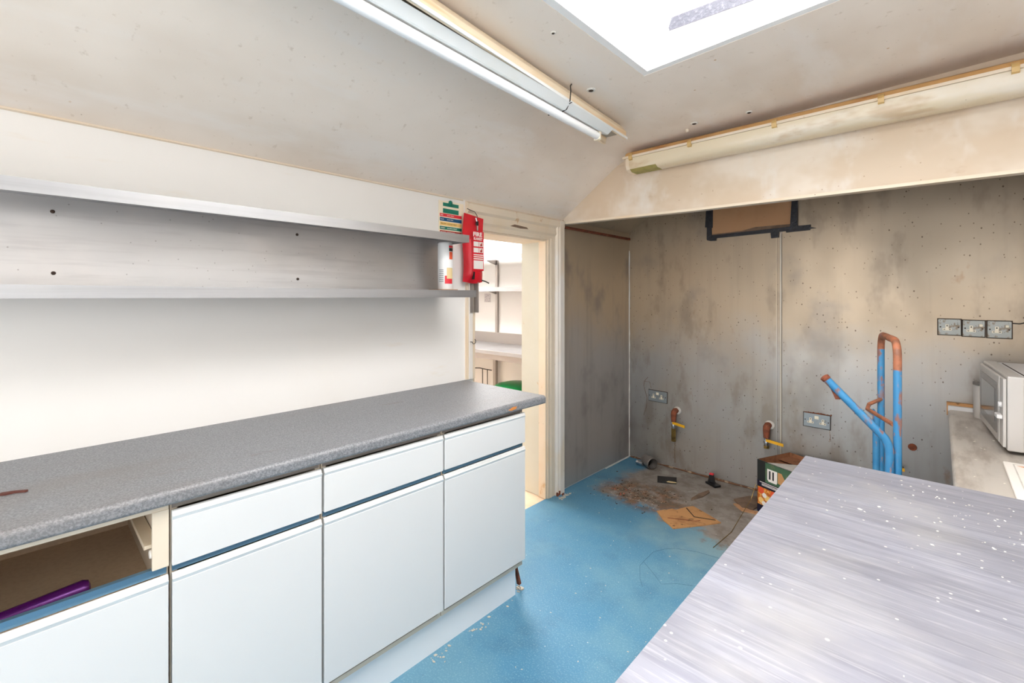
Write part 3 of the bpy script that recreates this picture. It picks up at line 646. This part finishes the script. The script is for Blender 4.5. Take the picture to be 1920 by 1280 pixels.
for e, sg in ((te, 1), (tn, -1)):
    c_ = MB().box(e[0]-.018, e[0]+.018, e[1]-.002 if sg > 0 else e[1]-.016, e[1]+.016 if sg > 0 else e[1]+.002, 2.234, 2.288, .004).build('end_cap', m_paper, fl1, origin=og)
ty = 1.62; tx = -1.232+.0875*(2.22-ty)
MB().tube([(tx-.11, ty-.01, 2.268), (tx-.06, ty, 2.262), (tx-.02, ty+.008, 2.275), (tx+.004, ty, 2.302), (tx+.008, ty, 2.345), (tx-.005, ty+.015, 2.375), (tx-.01, ty+.03, 2.389)], .0028, 6).build('wire_tie', m_wire, fl1, origin=og)
MB().tube([(tx-.012, ty+.006, 2.292), (tx+.018, ty-.006, 2.290)], .002, 5).build('wire_end', m_wire, fl1, origin=og)
for al in (-.25, -1.4): sweep([(-.05, 2.374), (-.09, 2.374), (-.09, 2.394), (-.05, 2.394)], al-.06, al).build('mounting_block', m_tray, fl1, origin=og)
def hole(p, r_):
    MB().lathe([(r_, .002), (r_*.9, -.003), (r_*.45, -.003)], p, 10).build('torn_plaster', m_bead, ceiling)
    MB().lathe([(r_*.55, -.0035), (r_*.4, -.005)], p, 8).build('hole', m_dark, ceiling)
hole((-1.16, 1.76, 2.390), .022); hole((-1.01, 1.29, 2.395), .010); hole((-.98, 2.50, 2.396), .022); hole((-.72, 2.56, 2.403), .018)
MB().tube([(-1.04, 2.55, 2.395), (-1.04, 2.555, 2.378)], .009, 8).build('cable_stub', m_cream, ceiling)

og = (-.6, 2.64, 2.24)
fl2 = thing('sealed_batten_light', 'long grimy sealed batten light along the bulkhead', 'light', og)
X0, X1 = -1.452, .60
MB().prism([(2.585, 2.330), (2.60, 2.352), (2.62, 2.362), (2.70, 2.362), (2.72, 2.352), (2.738, 2.330)], 'x', X0, X1).build('base', m_dbase, fl2, origin=og)
MB().prism([(2.578, 2.316), (2.578, 2.329), (2.739, 2.329), (2.739, 2.316)], 'x', X0-.012, X1).build('rim', m_cream, fl2, origin=og)
MB().prism([(2.586, 2.315), (2.588, 2.270), (2.600, 2.248), (2.625, 2.236), (2.69, 2.236), (2.715, 2.248), (2.730, 2.270), (2.735, 2.315)], 'x', X0+.02, X1).build('diffuser', m_diff, fl2, origin=og, smooth=True)
MB().prism([(2.5855, 2.315), (2.5875, 2.270), (2.5995, 2.2478), (2.625, 2.2355), (2.69, 2.2355), (2.72, 2.25), (2.736, 2.29), (2.736, 2.315)], 'x', X0+.005, X0+.028).build('end_cap', m_cream, fl2, origin=og)
MB().prism([(2.5985, 2.2485), (2.625, 2.2352), (2.69, 2.2352), (2.69, 2.2358), (2.625, 2.2358), (2.5992, 2.2492)], 'x', X0+.028, X0+.20).build('green_grime', m_algae, fl2, origin=og)
for x in (-1.42, -1.05, -.62, -.20, .20):
    MB().prism([(2.588, 2.345), (2.578, 2.335), (2.571, 2.322), (2.575, 2.304), (2.586, 2.300)], 'x', x, x+.022).build('clip', m_clip, fl2, origin=og)

# duct tape in the skylight shaft
r = tag(MB().prism([(-.803, 2.530), (-.805, 2.545), (-.792, 2.580), (-.28, 2.555), (-.28, 2.505)], 'y', SK[3]-.003, SK[3]-.001).build('duct_tape', m_tapeg, origin=(-.55, SK[3]-.002, 2.53)), 'crinkled silver duct tape strip inside the skylight shaft', 'tape')

# ------------------------------------------------------------------ back wall fittings
og = (-1.05, BY-.02, 1.90)
vc = thing('cardboard_vent_cover', 'brown cardboard taped with black tape over an opening in the steel wall', 'cardboard', og)
MB().prism([(-1.315, 1.928), (-.745, 1.940), (-.735, 2.35), (-1.325, 2.35)], 'y', BY-.020, BY-.012).build('card', m_card, vc, origin=og)
MB().prism([(-1.315, 1.928), (-.745, 1.940), (-.742, 1.962), (-1.0, 1.965), (-1.1, 1.945), (-1.31, 1.94)], 'y', BY-.0235, BY-.0205).build('grime_fold', m_dark if False else m_dirtcard, vc, origin=og)
def tp(poly, d): MB().prism(poly, 'y', BY-.026-d, BY-.011).build('tape_strip', m_tapeb, vc, origin=og)
tp([(-1.368, 2.0), (-1.310, 1.99), (-1.308, 2.13), (-1.36, 2.14)], 0)
tp([(-1.355, 1.90), (-1.315, 1.90), (-1.322, 2.36), (-1.348, 2.36)], .001)
tp([(-1.352, 1.895), (-1.325, 1.887), (-1.285, 1.887), (-1.278, 1.925), (-1.35, 1.935)], .002)
tp([(-1.35, 1.905), (-.62, 1.918), (-.70, 1.945), (-1.34, 1.930)], .003)
tp([(-.80, 1.905), (-.655, 1.908), (-.652, 1.945), (-.80, 1.945)], .004)
tp([(-.895, 1.872), (-.848, 1.874), (-.845, 1.93), (-.90, 1.93)], .005)
tp([(-.775, 1.93), (-.728, 1.93), (-.728, 2.36), (-.752, 2.36)], .006)

def socket(name, label, x0, x1, z0, z1, gang, mat_, tilt=0.0, group=None, half=False):
    cx, cz_ = (x0+x1)/2, (z0+z1)/2; og = (cx, BY-.01, cz_)
    r = thing(name, label, 'socket', og, 0, group); r.rotation_euler = (0, tilt, 0)
    ww, hh = (x1-x0)/2, (z1-z0)/2
    B(-ww-.004, ww+.004, -.003, -.0005, -hh-.004, hh+.004).build('grime_rim', m_dark, r)
    B(-ww, ww, -.010, -.003, -hh, hh, .002).build('face_plate', mat_, r)
    cs = [0] if gang == 1 else [-.036, .036]
    for c0 in cs:
        if gang == 1: c0 = -.010
        ins = MB().box(c0-.007, c0+.007, -.0112, -.010, -.008, .016).box(c0-.019, c0+.019, -.0112, -.010, -.020, -.008).build('pin_insert', m_sockw, r)
        MB().box(c0-.0025, c0+.0025, -.0118, -.0112, .004, .012).build('slot', m_black, ins)
        for q in (-.012, .012): MB().box(c0+q-.004, c0+q+.004, -.0118, -.0112, -.016, -.012).build('slot', m_black, ins)
    if gang == 2: B(-.012, .012, -.013, -.010, .012, .034, .002).build('rocker_switch', m_sockw, r)
    else: B(.022, .036, -.013, -.010, .012, .026, .002).build('rocker_switch', m_sock if half else m_sockw, r)
    for q in ((-ww+.010, 0), (ww-.010, 0)): MB().lathe([(.004, -.0115), (.004, -.010)], (q[0], 0, 0), 8, 'y').build('screw', m_dark, r)
    return r
socket('wall_socket', 'clean grey double socket beside the steel corner, left of the pipes', -1.855, -1.690, .540, .632, 2, m_sock2, .02, 'double sockets')
socket('wall_socket', 'grey double socket with grimy top edge left of the blue sack truck', -.694, -.540, .545, .638, 2, m_sock2, .015, 'double sockets')
socket('wall_socket', 'grimy single socket, leftmost of three in a row', -.007, .090, 1.222, 1.314, 1, m_sock, -.005, 'row of three sockets', True)
socket('wall_socket', 'grimy single socket, middle of three in a row', .097, .187, 1.218, 1.310, 1, m_sock, .01, 'row of three sockets')
socket('wall_socket', 'brown-stained single socket, rightmost of three in a row', .196, .290, 1.216, 1.310, 1, m_sock, .005, 'row of three sockets')
# grimy crust on top of one double socket
def valve(label, x, z, drop, zh, hx, group='gas valves'):
    og = (x, BY-.04, z)
    r = thing('gas_valve', label, 'valve', og, 0, group)
    MB().lathe([(.034, -.004), (.030, -.010), (.024, -.012)], (x+.010, BY-.006, z), 16, 'y').build('wall_plug', m_flap, r, origin=og)
    pts = [(x+.006, BY-.012, z), (x+.002, BY-.035, z+.002), (x, BY-.052, z-.010), (x, BY-.058, z-.030), (x, BY-.058, z-.085)]
    MB().tube(pts, [.021, .023, .024, .023, .019], 12).build('elbow', m_rust, r, origin=og, smooth=True)
    MB().tube([(x, BY-.058, z-.085), (x, BY-.058, z-.10)], .017, 8).build('collar', m_chrome, r, origin=og)
    MB().tube([(x, BY-.058, z-.10), (x, BY-.058, z-.115), (x, BY-.058, z-.14)], [.015, .020, .015], 12).build('valve_body', m_chrome, r, origin=og, smooth=True)
    MB().tube([(x, BY-.058, z-.14), (x, BY-.058, drop)], .020, 6).build('pipe_end', m_brass, r, origin=og)
    MB().prism([(x+.0, zh-.008), (x+.03, zh-.012), (x+hx, zh-.022), (x+hx, zh-.002), (x+.03, zh+.008), (x, zh+.008)], 'y', BY-.092, BY-.084).build('lever', m_yel, r, origin=og)
    MB().tube([(x, BY-.058, zh), (x, BY-.095, zh)], .006, 8).build('spindle', m_chrome, r, origin=og)
    return r
valve('rusty gas valve with yellow lever nearest the steel corner', -1.612, .492, .245, .402, .105)
valve('rusty gas valve with yellow lever above the open box', -.918, .505, .345, .410, .115)
valve('gas valve behind the sack truck, only its yellow lever tip showing', -.285, .470, .30, .405, .130)
r = tag(MB().lathe([(.022, 0), (.020, -.010), (.010, -.012), (.009, -.004)], (-.122, BY-.010, .522), 12, 'y').build('capped_pipe', m_rust, origin=(-.122, BY-.01, .522)), 'round rusty pipe stub in the steel wall right of the sack truck', 'pipe')
# cable trunking on the back wall
r = thing('cable_trunking', 'white plastic cable trunking right of the three sockets', 'trunking', (.352, BY-.02, .79))
B(.338, .366, BY-.030, BY-.010, .826, 1.335, .002).build('cover', m_microw, r, origin=(.352, BY-.02, .79))
MB().tube([(.293, BY-.014, 1.300), (.32, BY-.016, 1.298), (.340, BY-.018, 1.306)], .003, 6).build('cable', m_wire, r, origin=(.352, BY-.02, .79))
# dark dents and stain runs of the sheets stay in the sheet material; cracks as thin marks
def scratch(pts, parent, w_=.0016):
    MB().tube([(x, BY-.0085, z) for x, z in pts], w_, 4).build('rust_run', m_grimeline, parent)
scratch([(-1.865, .74), (-1.90, .70), (-1.905, .66), (-1.875, .56), (-1.88, .48), (-1.905, .40)], wall_back)
scratch([(-1.90, .70), (-1.85, .70), (-1.835, .65)], wall_back)
scratch([(-1.62, .24), (-1.625, .15), (-1.622, .05)], wall_back, .0022)
scratch([(-.545, .54), (-.54, .49), (-.548, .46)], wall_back, .0022)
scratch([(-.18, 1.06), (-.15, 1.02), (-.10, 1.0)], wall_back)
cr = MB()
for i in range(22):
    x = -.690+.0072*i; q = random.uniform(.003, .008); cr.box(x, x+q, BY-.022, BY-.010, .640, .640+q)
cr.build('grime_crust', m_rust, wall_back)

# ------------------------------------------------------------------ sack truck
N = Vector((-.125, 2.422, 0)); Fp = Vector((-.207, 2.825, 0)); wv = (Fp-N).normalized(); nn = Vector((-wv.y, wv.x, 0))   # nn points to -x
og = (-.166, 2.62, 0)
st = thing('sack_truck', 'blue tubular sack truck with rusty tube ends behind the steel table', 'hand truck', og)
def V(p, z): return (p.x, p.y, z)
def arc(p, q, top, r_):
    o = []
    for i in range(7):
        a = math.pi/2*i/6; o.append(V(p + wv*(r_*(1-math.cos(a))), top-r_+r_*math.sin(a)))
    for i in range(7):
        a = math.pi/2*(1-i/6); o.append(V(q - wv*(r_*(1-math.cos(a))), top-r_+r_*math.sin(a)))
    return o
TR = .0145
MB().tube([V(N, .05), V(N, 1.15)], TR, 12).build('upright', m_bluep, st, origin=og, smooth=True)
MB().tube([V(Fp, .05), V(Fp, 1.20)], TR, 12).build('upright', m_bluep, st, origin=og, smooth=True)
MB().tube([V(N, 1.15)] + arc(N, Fp, 1.266, .07) + [V(Fp, 1.20)], TR, 12).build('top_loop', m_rustp, st, origin=og, smooth=True)
N2 = Vector((-.149, 2.40, 0)); F2 = Vector((-.224, 2.81, 0)); E2 = Vector((-.364, 2.356, 1.102))
b0 = Vector((N2.x, N2.y, .854)); dd = (E2-b0)
bend = [V(N2, .05), V(N2, .80), V(N2, .825), tuple(b0 + Vector((-.006, 0, -.006))), tuple(b0+dd*.07), tuple(b0+dd*.16), tuple(b0+dd*.97)]
MB().tube(bend, TR+.001, 12).build('handle', m_bluep, st, origin=og, smooth=True)
MB().tube([tuple(b0+dd*.955), tuple(b0+dd*1.0), tuple(b0+dd*1.01)], [TR+.003, TR+.0035, TR-.004], 12).build('handle_end', m_rust, st, origin=og, smooth=True)
hp = b0+dd*.96
MB().prism([(hp.x-.004, hp.z), (hp.x+.010, hp.z-.005), (hp.x+.046, hp.z-.082), (hp.x+.030, hp.z-.084)], 'y', hp.y+.010, hp.y+.026).build('rusty_strap', m_rust, st, origin=og)
MB().tube([V(F2, .05), V(F2, .872), tuple(F2+Vector((-.02, -.004, .895)))], TR, 12).build('handle', m_bluep, st, origin=og, smooth=True)
pa, pb = Fp - wv*.01, N - Vector((0, 0, 0))
MB().tube([V(pa, .955), V(pa + nn*.05 - wv*.03, .930), V(pa + nn*.062 - wv*.08, .915), V(pb + nn*.012, .925)], .0085, 8).build('cross_rod', m_rustp, st, origin=og, smooth=True)
MB().tube([V(Fp + nn*.02, .60), V(F2 + nn*.02 - wv*.10, .585)], .012, 8).build('cross_stub', m_rustp, st, origin=og, smooth=True)
for z in (.12, .40): MB().tube([V(N, z), V(Fp, z)], .011, 8).build('cross_bar', m_bluep, st, origin=og, smooth=True)
tpz = MB(); q0, q1 = N - nn*.0, Fp - nn*.0
tv = [V(q0, .012), V(q1, .012), V(q1 - nn*.16, .012), V(q0 - nn*.16, .012)]
tpz._faces(tv + [(x, y, .018) for x, y, z in tv], [(0, 1, 2, 3), (7, 6, 5, 4), (0, 4, 5, 1), (1, 5, 6, 2), (2, 6, 7, 3), (3, 7, 4, 0)])
bmesh.ops.recalc_face_normals(tpz.bm, faces=tpz.bm.faces)
tpz.build('toe_plate', m_bluep, st, origin=og)
for pp, sg in ((N, -1), (Fp, 1)):
    cpt = pp + nn*.11 + wv*(.02*sg)
    wh = MB().tube([V(cpt - wv*.018, .095), V(cpt - wv*.014, .095), V(cpt + wv*.014, .095), V(cpt + wv*.018, .095)], [.082, .095, .095, .082], 24).build('wheel', m_black, st, origin=og, smooth=True)
    MB().tube([V(cpt - wv*.02, .095), V(cpt + wv*.02, .095)], .03, 12).build('hub', m_bluep, wh, origin=og)
    MB().tube([V(pp, .20), V(cpt - wv*.024*sg, .095)], .010, 8).build('axle_strut', m_bluep, st, origin=og)
MB().tube([V(N + nn*.11, .095), V(Fp + nn*.11, .095)], .008, 8).build('axle', m_rust, st, origin=og)

# ------------------------------------------------------------------ open printed box
bx = thing('printed_box', 'black printed carton with food photos, open top, beside the steel table', 'box', (-.899, 3.378, 0), math.atan2(-.393, .919))
Wd, Dp, Hh = .33, .325, .35
MB().box(0, Wd, 0, .004, 0, Hh).box(0, .004, .004, Dp, 0, Hh).box(Wd-.004, Wd, .004, Dp, 0, Hh).box(.004, Wd-.004, Dp-.004, Dp, 0, Hh).box(.004, Wd-.004, .004, Dp-.004, 0, .004).build('walls', m_boxb, bx)
MB().box(.0045, .0055, .0045, Dp-.0045, .01, Hh+.001).box(Wd-.0055, Wd-.0045, .0045, Dp-.0045, .01, Hh+.001).box(.0055, Wd-.0055, Dp-.0055, Dp-.0045, .01, Hh+.001).box(.0055, Wd-.0055, .0045, .0055, .01, Hh+.001).box(.0055, Wd-.0055, .0055, Dp-.0055, .0045, .0055).build('lining', m_boxin, bx)
MB().box(.006, .12, .006, Dp-.006, Hh-.05, Hh-.045).box(.006, Wd-.006, Dp-.12, Dp-.006, Hh-.032, Hh-.027).build('flap', m_boxin, bx)
MB().prism([(.075, 0), (Wd, 0), (Wd, .20), (.20, .15)], 'z', Hh-.004, Hh+.001).build('flap', m_flap, bx)
MB().prism([(.20, Dp-.05), (.25, Dp-.06), (.26, Dp-.01), (.21, Dp-.005)], 'z', Hh, Hh+.018).build('torn_edge', m_flap, bx)
ft = -.0012
B(.06, .33, ft, 0, .215, .345).build('green_print', m_boxg, bx)
MB().prism([(.075, .240), (.085, .228), (.140, .228), (.145, .24), (.145, .310), (.075, .310)], 'y', ft*2, ft).build('logo_shield', m_print, bx)
for x in (.088, .112): B(x, x+.011, ft*2.6, ft*2, .245, .300).build('logo_bar', m_black, bx)
MB().prism([(.15, .24), (.19, .23), (.205, .262), (.175, .31), (.15, .31)], 'y', ft*2, ft).build('product_picture', m_cardw, bx)
B(0, .33, ft, 0, .178, .214).build('navy_band', m_boxn, bx)
for x0_, x1_, z in ((.02, .20, .205), (.035, .20, .195), (.035, .19, .187)): B(x0_, x1_, ft*2, ft, z, z+.004).build('printed_line', m_print, bx)
B(.004, .20, ft, 0, .055, .172).build('food_photo', m_food, bx)
for x, z, rr in ((.03, .15, .022), (.075, .11, .020), (.12, .15, .024), (.03, .085, .020), (.13, .095, .026), (.165, .13, .020)):
    MB().lathe([(rr, 0), (rr, .0008), (rr*.5, .0008)], (x, ft-.0008, z), 12, 'y').build('food_picture', m_orange if rr > .021 else m_pyel, bx)
for x, z in ((.055, .125), (.052, .07)): MB().lathe([(.016, 0), (.016, .0006)], (x, ft*2-.0006, z), 12, 'y').build('bowl_picture', m_print, bx)
B(0, .33, ft, 0, .004, .050).build('navy_band', m_boxn, bx)

# ------------------------------------------------------------------ things on the floor
def slab(name, label, cat, poly, th, mat_, z=.0006, smooth=False):
    cx = sum(p[0] for p in poly)/len(poly); cy = sum(p[1] for p in poly)/len(poly)
    return tag(MB().prism(poly, 'z', z, z+th).build(name, mat_, origin=(cx, cy, z)), label, cat)
cd = slab('cardboard_sheet', 'torn flat piece of tan cardboard on the blue floor', 'cardboard', [(-1.385, 2.895), (-1.36, 2.945), (-1.345, 2.96), (-1.325, 3.0), (-1.30, 3.0), (-1.265, 3.09), (-1.236, 3.136), (-1.20, 3.12), (-1.10, 3.075), (-1.017, 3.029), (-1.06, 2.96), (-1.12, 2.87), (-1.209, 2.748), (-1.245, 2.775), (-1.30, 2.81), (-1.34, 2.85)], .006, m_cardw)
og = tuple(cd.location)
MB().prism([(-1.26, 3.07), (-1.17, 2.98), (-1.05, 3.03), (-1.055, 3.035), (-1.17, 2.988), (-1.255, 3.075)], 'z', .0066, .0085).build('fold', m_dark, cd, origin=og)
MB().prism([(-1.29, 2.85), (-1.14, 2.93), (-1.12, 2.96), (-1.126, 2.962), (-1.145, 2.936), (-1.292, 2.856)], 'z', .0066, .008).build('fold', m_rust, cd, origin=og)
slab('board_scrap', 'dirty brown board scrap on the floor beside the printed box', 'scrap', [(-1.065, 3.432), (-1.0, 3.56), (-.93, 3.60), (-.905, 3.43), (-.92, 3.36), (-.98, 3.33)], .012, m_dirtcard)
slab('card_strip', 'thin bent card strip in front of the dirty board scrap', 'scrap', [(-1.045, 3.36), (-1.03, 3.372), (-.93, 3.335), (-.88, 3.345), (-.885, 3.31), (-.975, 3.295)], .010, m_card)
bp = slab('black_plate', 'small black plate with a yellowed corner on the floor', 'plate', [(-1.652, 3.462), (-1.525, 3.535), (-1.478, 3.425), (-1.515, 3.40), (-1.60, 3.352)], .008, m_black)
MB().prism([(-1.54, 3.42), (-1.49, 3.435), (-1.478, 3.425), (-1.515, 3.40), (-1.545, 3.395)], 'z', .0086, .0105).build('yellowed_corner', m_note, bp, origin=tuple(bp.location))
og = (-1.27, 3.62, 0)
r = thing('black_clip', 'black plastic bracket with a red tip by the steel wall', 'bracket', og)
MB().prism([(-1.325, 3.60), (-1.29, 3.65), (-1.21, 3.60), (-1.235, 3.55)], 'z', .001, .016).build('foot', m_black, r, origin=og)
MB().prism([(-1.31, .016), (-1.26, .016), (-1.27, .07), (-1.30, .07)], 'y', 3.61, 3.63).build('tab', m_black, r, origin=og)
MB().box(-1.30, -1.27, 3.608, 3.632, .07, .082, .003).build('tip', m_pred, r, origin=og)
slab('slate_sliver', 'dark pointed sliver lying on the grey floor patch', 'sliver', [(-1.285, 3.215), (-1.295, 3.26), (-1.285, 3.36), (-1.255, 3.475), (-1.235, 3.44), (-1.245, 3.33)], .006, m_dirtcard)
og = (-1.77, 3.61, 0)
r = thing('pipe_coupling', 'short dull metal pipe coupling lying in the alcove corner', 'pipe', og)
d3 = Vector((.13, -.085, 0)).normalized(); p0 = Vector((-1.85, 3.64, .048))
MB().tube([tuple(p0), tuple(p0+d3*.05), tuple(p0+d3*.055), tuple(p0+d3*.12), tuple(p0+d3*.122)], [.040, .040, .047, .047, .044], 20, cap=False).tube([tuple(p0+d3*.122), tuple(p0+d3*.03)], [.040, .040], 20, cap=False).build('sleeve', m_steel_dim, r, origin=og, smooth=True)
MB().tube([tuple(p0+d3*.028), tuple(p0+d3*.03)], .040, 20).build('inside', m_black, r, origin=og)
MB().tube([tuple(p0+d3*.121), tuple(p0+d3*.1225)], .047, 20, cap=False).build('lip', m_brass, r, origin=og)
MB().tube([(-1.90, 3.60, .022), (-1.84, 3.585, .022)], [.022, .016], 10).build('nut', m_chrome, r, origin=og, smooth=True)
r = tag(MB().tube([(-.95, 2.70, .004), (-.93, 2.95, .006), (-.915, 3.30, .10), (-.905, 3.368, .18)], .002, 5).build('wire', m_brass, origin=(-.93, 3.0, 0)), 'thin brass wire running from the printed box to the table foot', 'wire')
# loose debris
def scatter(n, fn, lo, hi, mats, z=.0003, label='', kindname='debris', parent=None, og=(0, 0, 0)):
    mb = MB()
    for _ in range(n):
        x, y = fn()
        if z < .1 and -1.40 < x < -1.0 and 2.73 < y < 3.15: continue
        q = random.uniform(lo, hi); q2 = q*random.uniform(.4, 1); a = random.uniform(0, 3.14)
        ca, sa = math.cos(a), math.sin(a); h = q*random.uniform(.2, .5)
        ps = [(x+ca*u-sa*v, y+sa*u+ca*v) for u, v in ((-q, -q2), (q*.8, -q2*.7), (q, q2), (-q*.6, q2*.8))]
        mb.prism(ps, 'z', z, z+h)
    o = mb.build(kindname, mats, parent, origin=og); o['kind'] = 'stuff'
    if label and parent is None: o['label'] = label; o['category'] = 'debris'
    return o
scatter(170, lambda: (random.gauss(-1.60, .16), random.gauss(3.03, .12)), .0012, .0042, m_bits, label='pale crumbs of rubble scattered on the alcove floor', kindname='rubble_crumbs', og=(-1.6, 3.0, 0))
scatter(150, lambda: (random.gauss(-1.58, .18), random.gauss(3.06, .12)), .0015, .007, m_bits2, label='dark dirt flakes scattered on the alcove floor', kindname='dirt_flakes', og=(-1.55, 3.1, 0))
scatter(12, lambda: (random.gauss(-1.72, .06), random.gauss(3.05, .05)), .003, .006, m_orange, label='orange brick crumbs on the alcove floor', kindname='brick_crumbs', og=(-1.7, 3.0, 0))
scatter(26, lambda: (-1.485+abs(random.gauss(0, .02)), random.choice((1.12, 1.2, 1.32, 1.4, 1.55))+random.gauss(0, .03)), .002, .007, m_bits, label='pale paint flakes along the cabinet plinth', kindname='paint_flakes', og=(-1.48, 1.2, 0))
scatter(70, lambda: (random.uniform(-1.45, -.5), random.uniform(.9, 3.0)), .0012, .0042, m_bits, label='scattered pale specks on the blue floor', kindname='floor_specks', og=(-1, 2, 0))
scatter(40, lambda: (random.uniform(-2.0, -1.98)+.02*random.random(), random.uniform(2.60, 2.76)), .003, .009, m_bits, label='rotten wood crumbs at the foot of the door surround', kindname='wood_crumbs', og=(-2, 2.7, 0))
def crack(pts):
    MB().tube([(x, y, .0000) for x, y in pts], .0010, 4).build('crack', m_crack, fl)
crack([(-.88, 2.62), (-1.0, 2.60), (-1.106, 2.55), (-1.15, 2.50), (-1.183, 2.43), (-1.18, 2.32), (-1.176, 2.256)])
crack([(-1.176, 2.30), (-1.09, 2.24), (-1.021, 2.184), (-.97, 2.24), (-.90, 2.28)])
crack([(-1.176, 2.256), (-1.12, 2.15), (-1.08, 2.10)])

# ------------------------------------------------------------------ steel table
og = (.18, 1.1, 0)
tb = thing('steel_table', 'large scuffed stainless steel table in the foreground', 'table', og)
tt = MB().box(-.337, .712, .30, 1.838, .897, .900).prism([(-.337, .897), (-.337, .857), (-.334, .857), (-.334, .897)], 'y', .30, 1.838).box(-.334, .712, 1.835, 1.838, .857, .897).box(-.334, .712, .30, .303, .857, .897)
tt.build('top', m_table, tb, origin=og)
for x in (-.30, .66):
    for y in (.34, 1.76):
        lg = B(x, x+.04, y, y+.04, .03, .896).build('leg', m_steel, tb, origin=og)
        MB().lathe([(.018, 0), (.022, .006), (.014, .03)], (x+.02, y+.02, 0), 12).build('foot', m_black, lg, origin=og)
B(-.26, .66, .36, 1.78, .25, .28).build('undershelf', m_steel, tb, origin=og)
scatter(110, lambda: (random.uniform(-.25, .7), 1.80-abs(random.gauss(0, .35))), .0008, .0026, m_crumb, z=.9003, label='white crumbs scattered on the steel table top', kindname='table_crumbs', og=(.1, 1.4, .9))
scatter(120, lambda: (random.gauss(.22, .12), random.gauss(1.55, .12)), .0007, .0024, m_crumb, z=.9003, label='dense patch of white crumbs on the right of the steel table', kindname='crumb_patch', og=(.22, 1.55, .9))
scatter(8, lambda: (random.uniform(-.2, .35), random.uniform(1.0, 1.75)), .0025, .0055, m_boardw, z=.9003, label='larger pale flakes lying on the steel table', kindname='pale_flakes', og=(.1, 1.4, .9))

# ------------------------------------------------------------------ right counter, microwave and board
og = (.37, 2.8, 0)
ctp = thing('side_counter', 'scratched grey counter along the right wall under the microwave', 'counter', og)
prof = [(.715, .752), (.052, .752)] + [(.049+.014*math.cos(a), .774+.016*math.sin(a)) for a in [math.pi*1.5-math.pi*i/8 for i in range(1, 8)]] + [(.052, .790), (.715, .790)]
MB().prism(prof, 'y', 1.86, 3.672).build('top', m_counter, ctp, origin=og)
MB().box(.07, .715, 1.87, 3.672, .10, .7515).box(.12, .70, 1.88, 3.66, 0, .10).build('carcass', m_cfront, ctp, origin=og)
B(.035, .715, 3.673, 3.700, .752, .812).build('upstand', m_microw, ctp, origin=og)
B(.030, .715, 3.700, 3.724, .752, .828).build('batten', m_cardw, ctp, origin=og)
og2 = (.205, 2.79, .79); mw = thing('microwave_oven', 'silver grey microwave oven on the side counter', 'microwave', og2, math.atan2(.041, .608))
Lm, Dm = .61, .42
MB().box(.05, Dm, 0, Lm, .018, .322, .004).build('body', m_microw, mw)
MB().box(.0, .049, 0, Lm, .016, .326, .005).build('front_frame', m_micro, mw)
dor = MB().box(-.014, -.001, .085, Lm-.012, .028, .314, .004).build('door', m_micro, mw)
gl = B(-.0155, -.0142, .115, Lm-.05, .062, .282).build('window_border', m_mframe, dor)
B(-.017, -.0156, .165, Lm-.10, .10, .25).build('window_glass', m_glass_d, gl)
B(-.012, -.001, .006, .080, .028, .314, .003).build('control_panel', m_micro, mw)
B(-.030, -.0125, .006, .062, .145, .162, .003).build('door_button', m_microw, mw)
MB().lathe([(.012, 0), (.012, .010)], (-.022, .04, .20), 14, 'x').build('timer_knob', m_microw, mw)
B(.060, .064, .05, Lm-.05, .3221, .3235).build('top_seam', m_dark, mw)
for i in range(6):
    for j in range(3): B(.14+.02*j, .152+.02*j, .10+.03*i, .12+.03*i, .3221, .3232).build('vent_slot', m_dark, mw)
for x in (.07, .36):
    for y in (.06, Lm-.06): MB().lathe([(.014, 0), (.014, .0178)], (x, y, .0002), 10).build('foot', m_black, mw)
r = thing('grey_canister', 'pale grey canister with dark lid behind the microwave', 'canister', (.185, 3.545, .7903))
MB().lathe([(.050, 0), (.052, .01), (.052, .17), (.048, .178)], n=20).build('body', m_micro, r, smooth=True)
MB().lathe([(.054, .178), (.054, .192), (.046, .200)], n=20).build('lid', m_mframe, r, smooth=True)
og3 = (.40, 2.36, .79)
cbd = thing('chopping_board', 'white plastic chopping board with a rusty stain on the side counter', 'board', og3)
MB().box(.180, .62, 2.02, 2.63, .7904, .802, .004).build('slab', m_boardw, cbd, origin=og3)
MB().box(.205, .595, 2.60, 2.604, .802, .8024).box(.205, .209, 2.05, 2.60, .802, .8024).build('groove', m_flap, cbd, origin=og3)
MB().prism([(.215, 2.585), (.26, 2.592), (.33, 2.58), (.36, 2.565), (.30, 2.560), (.24, 2.57)], 'z', .8021, .8026).build('rust_stain', m_chip, cbd, origin=og3)
scatter(9, lambda: (random.uniform(.08, .20), random.uniform(2.3, 3.3)), .0015, .005, m_crumb, z=.7903, label='pale crumbs on the scratched side counter', kindname='counter_crumbs', og=(.14, 2.8, .79))
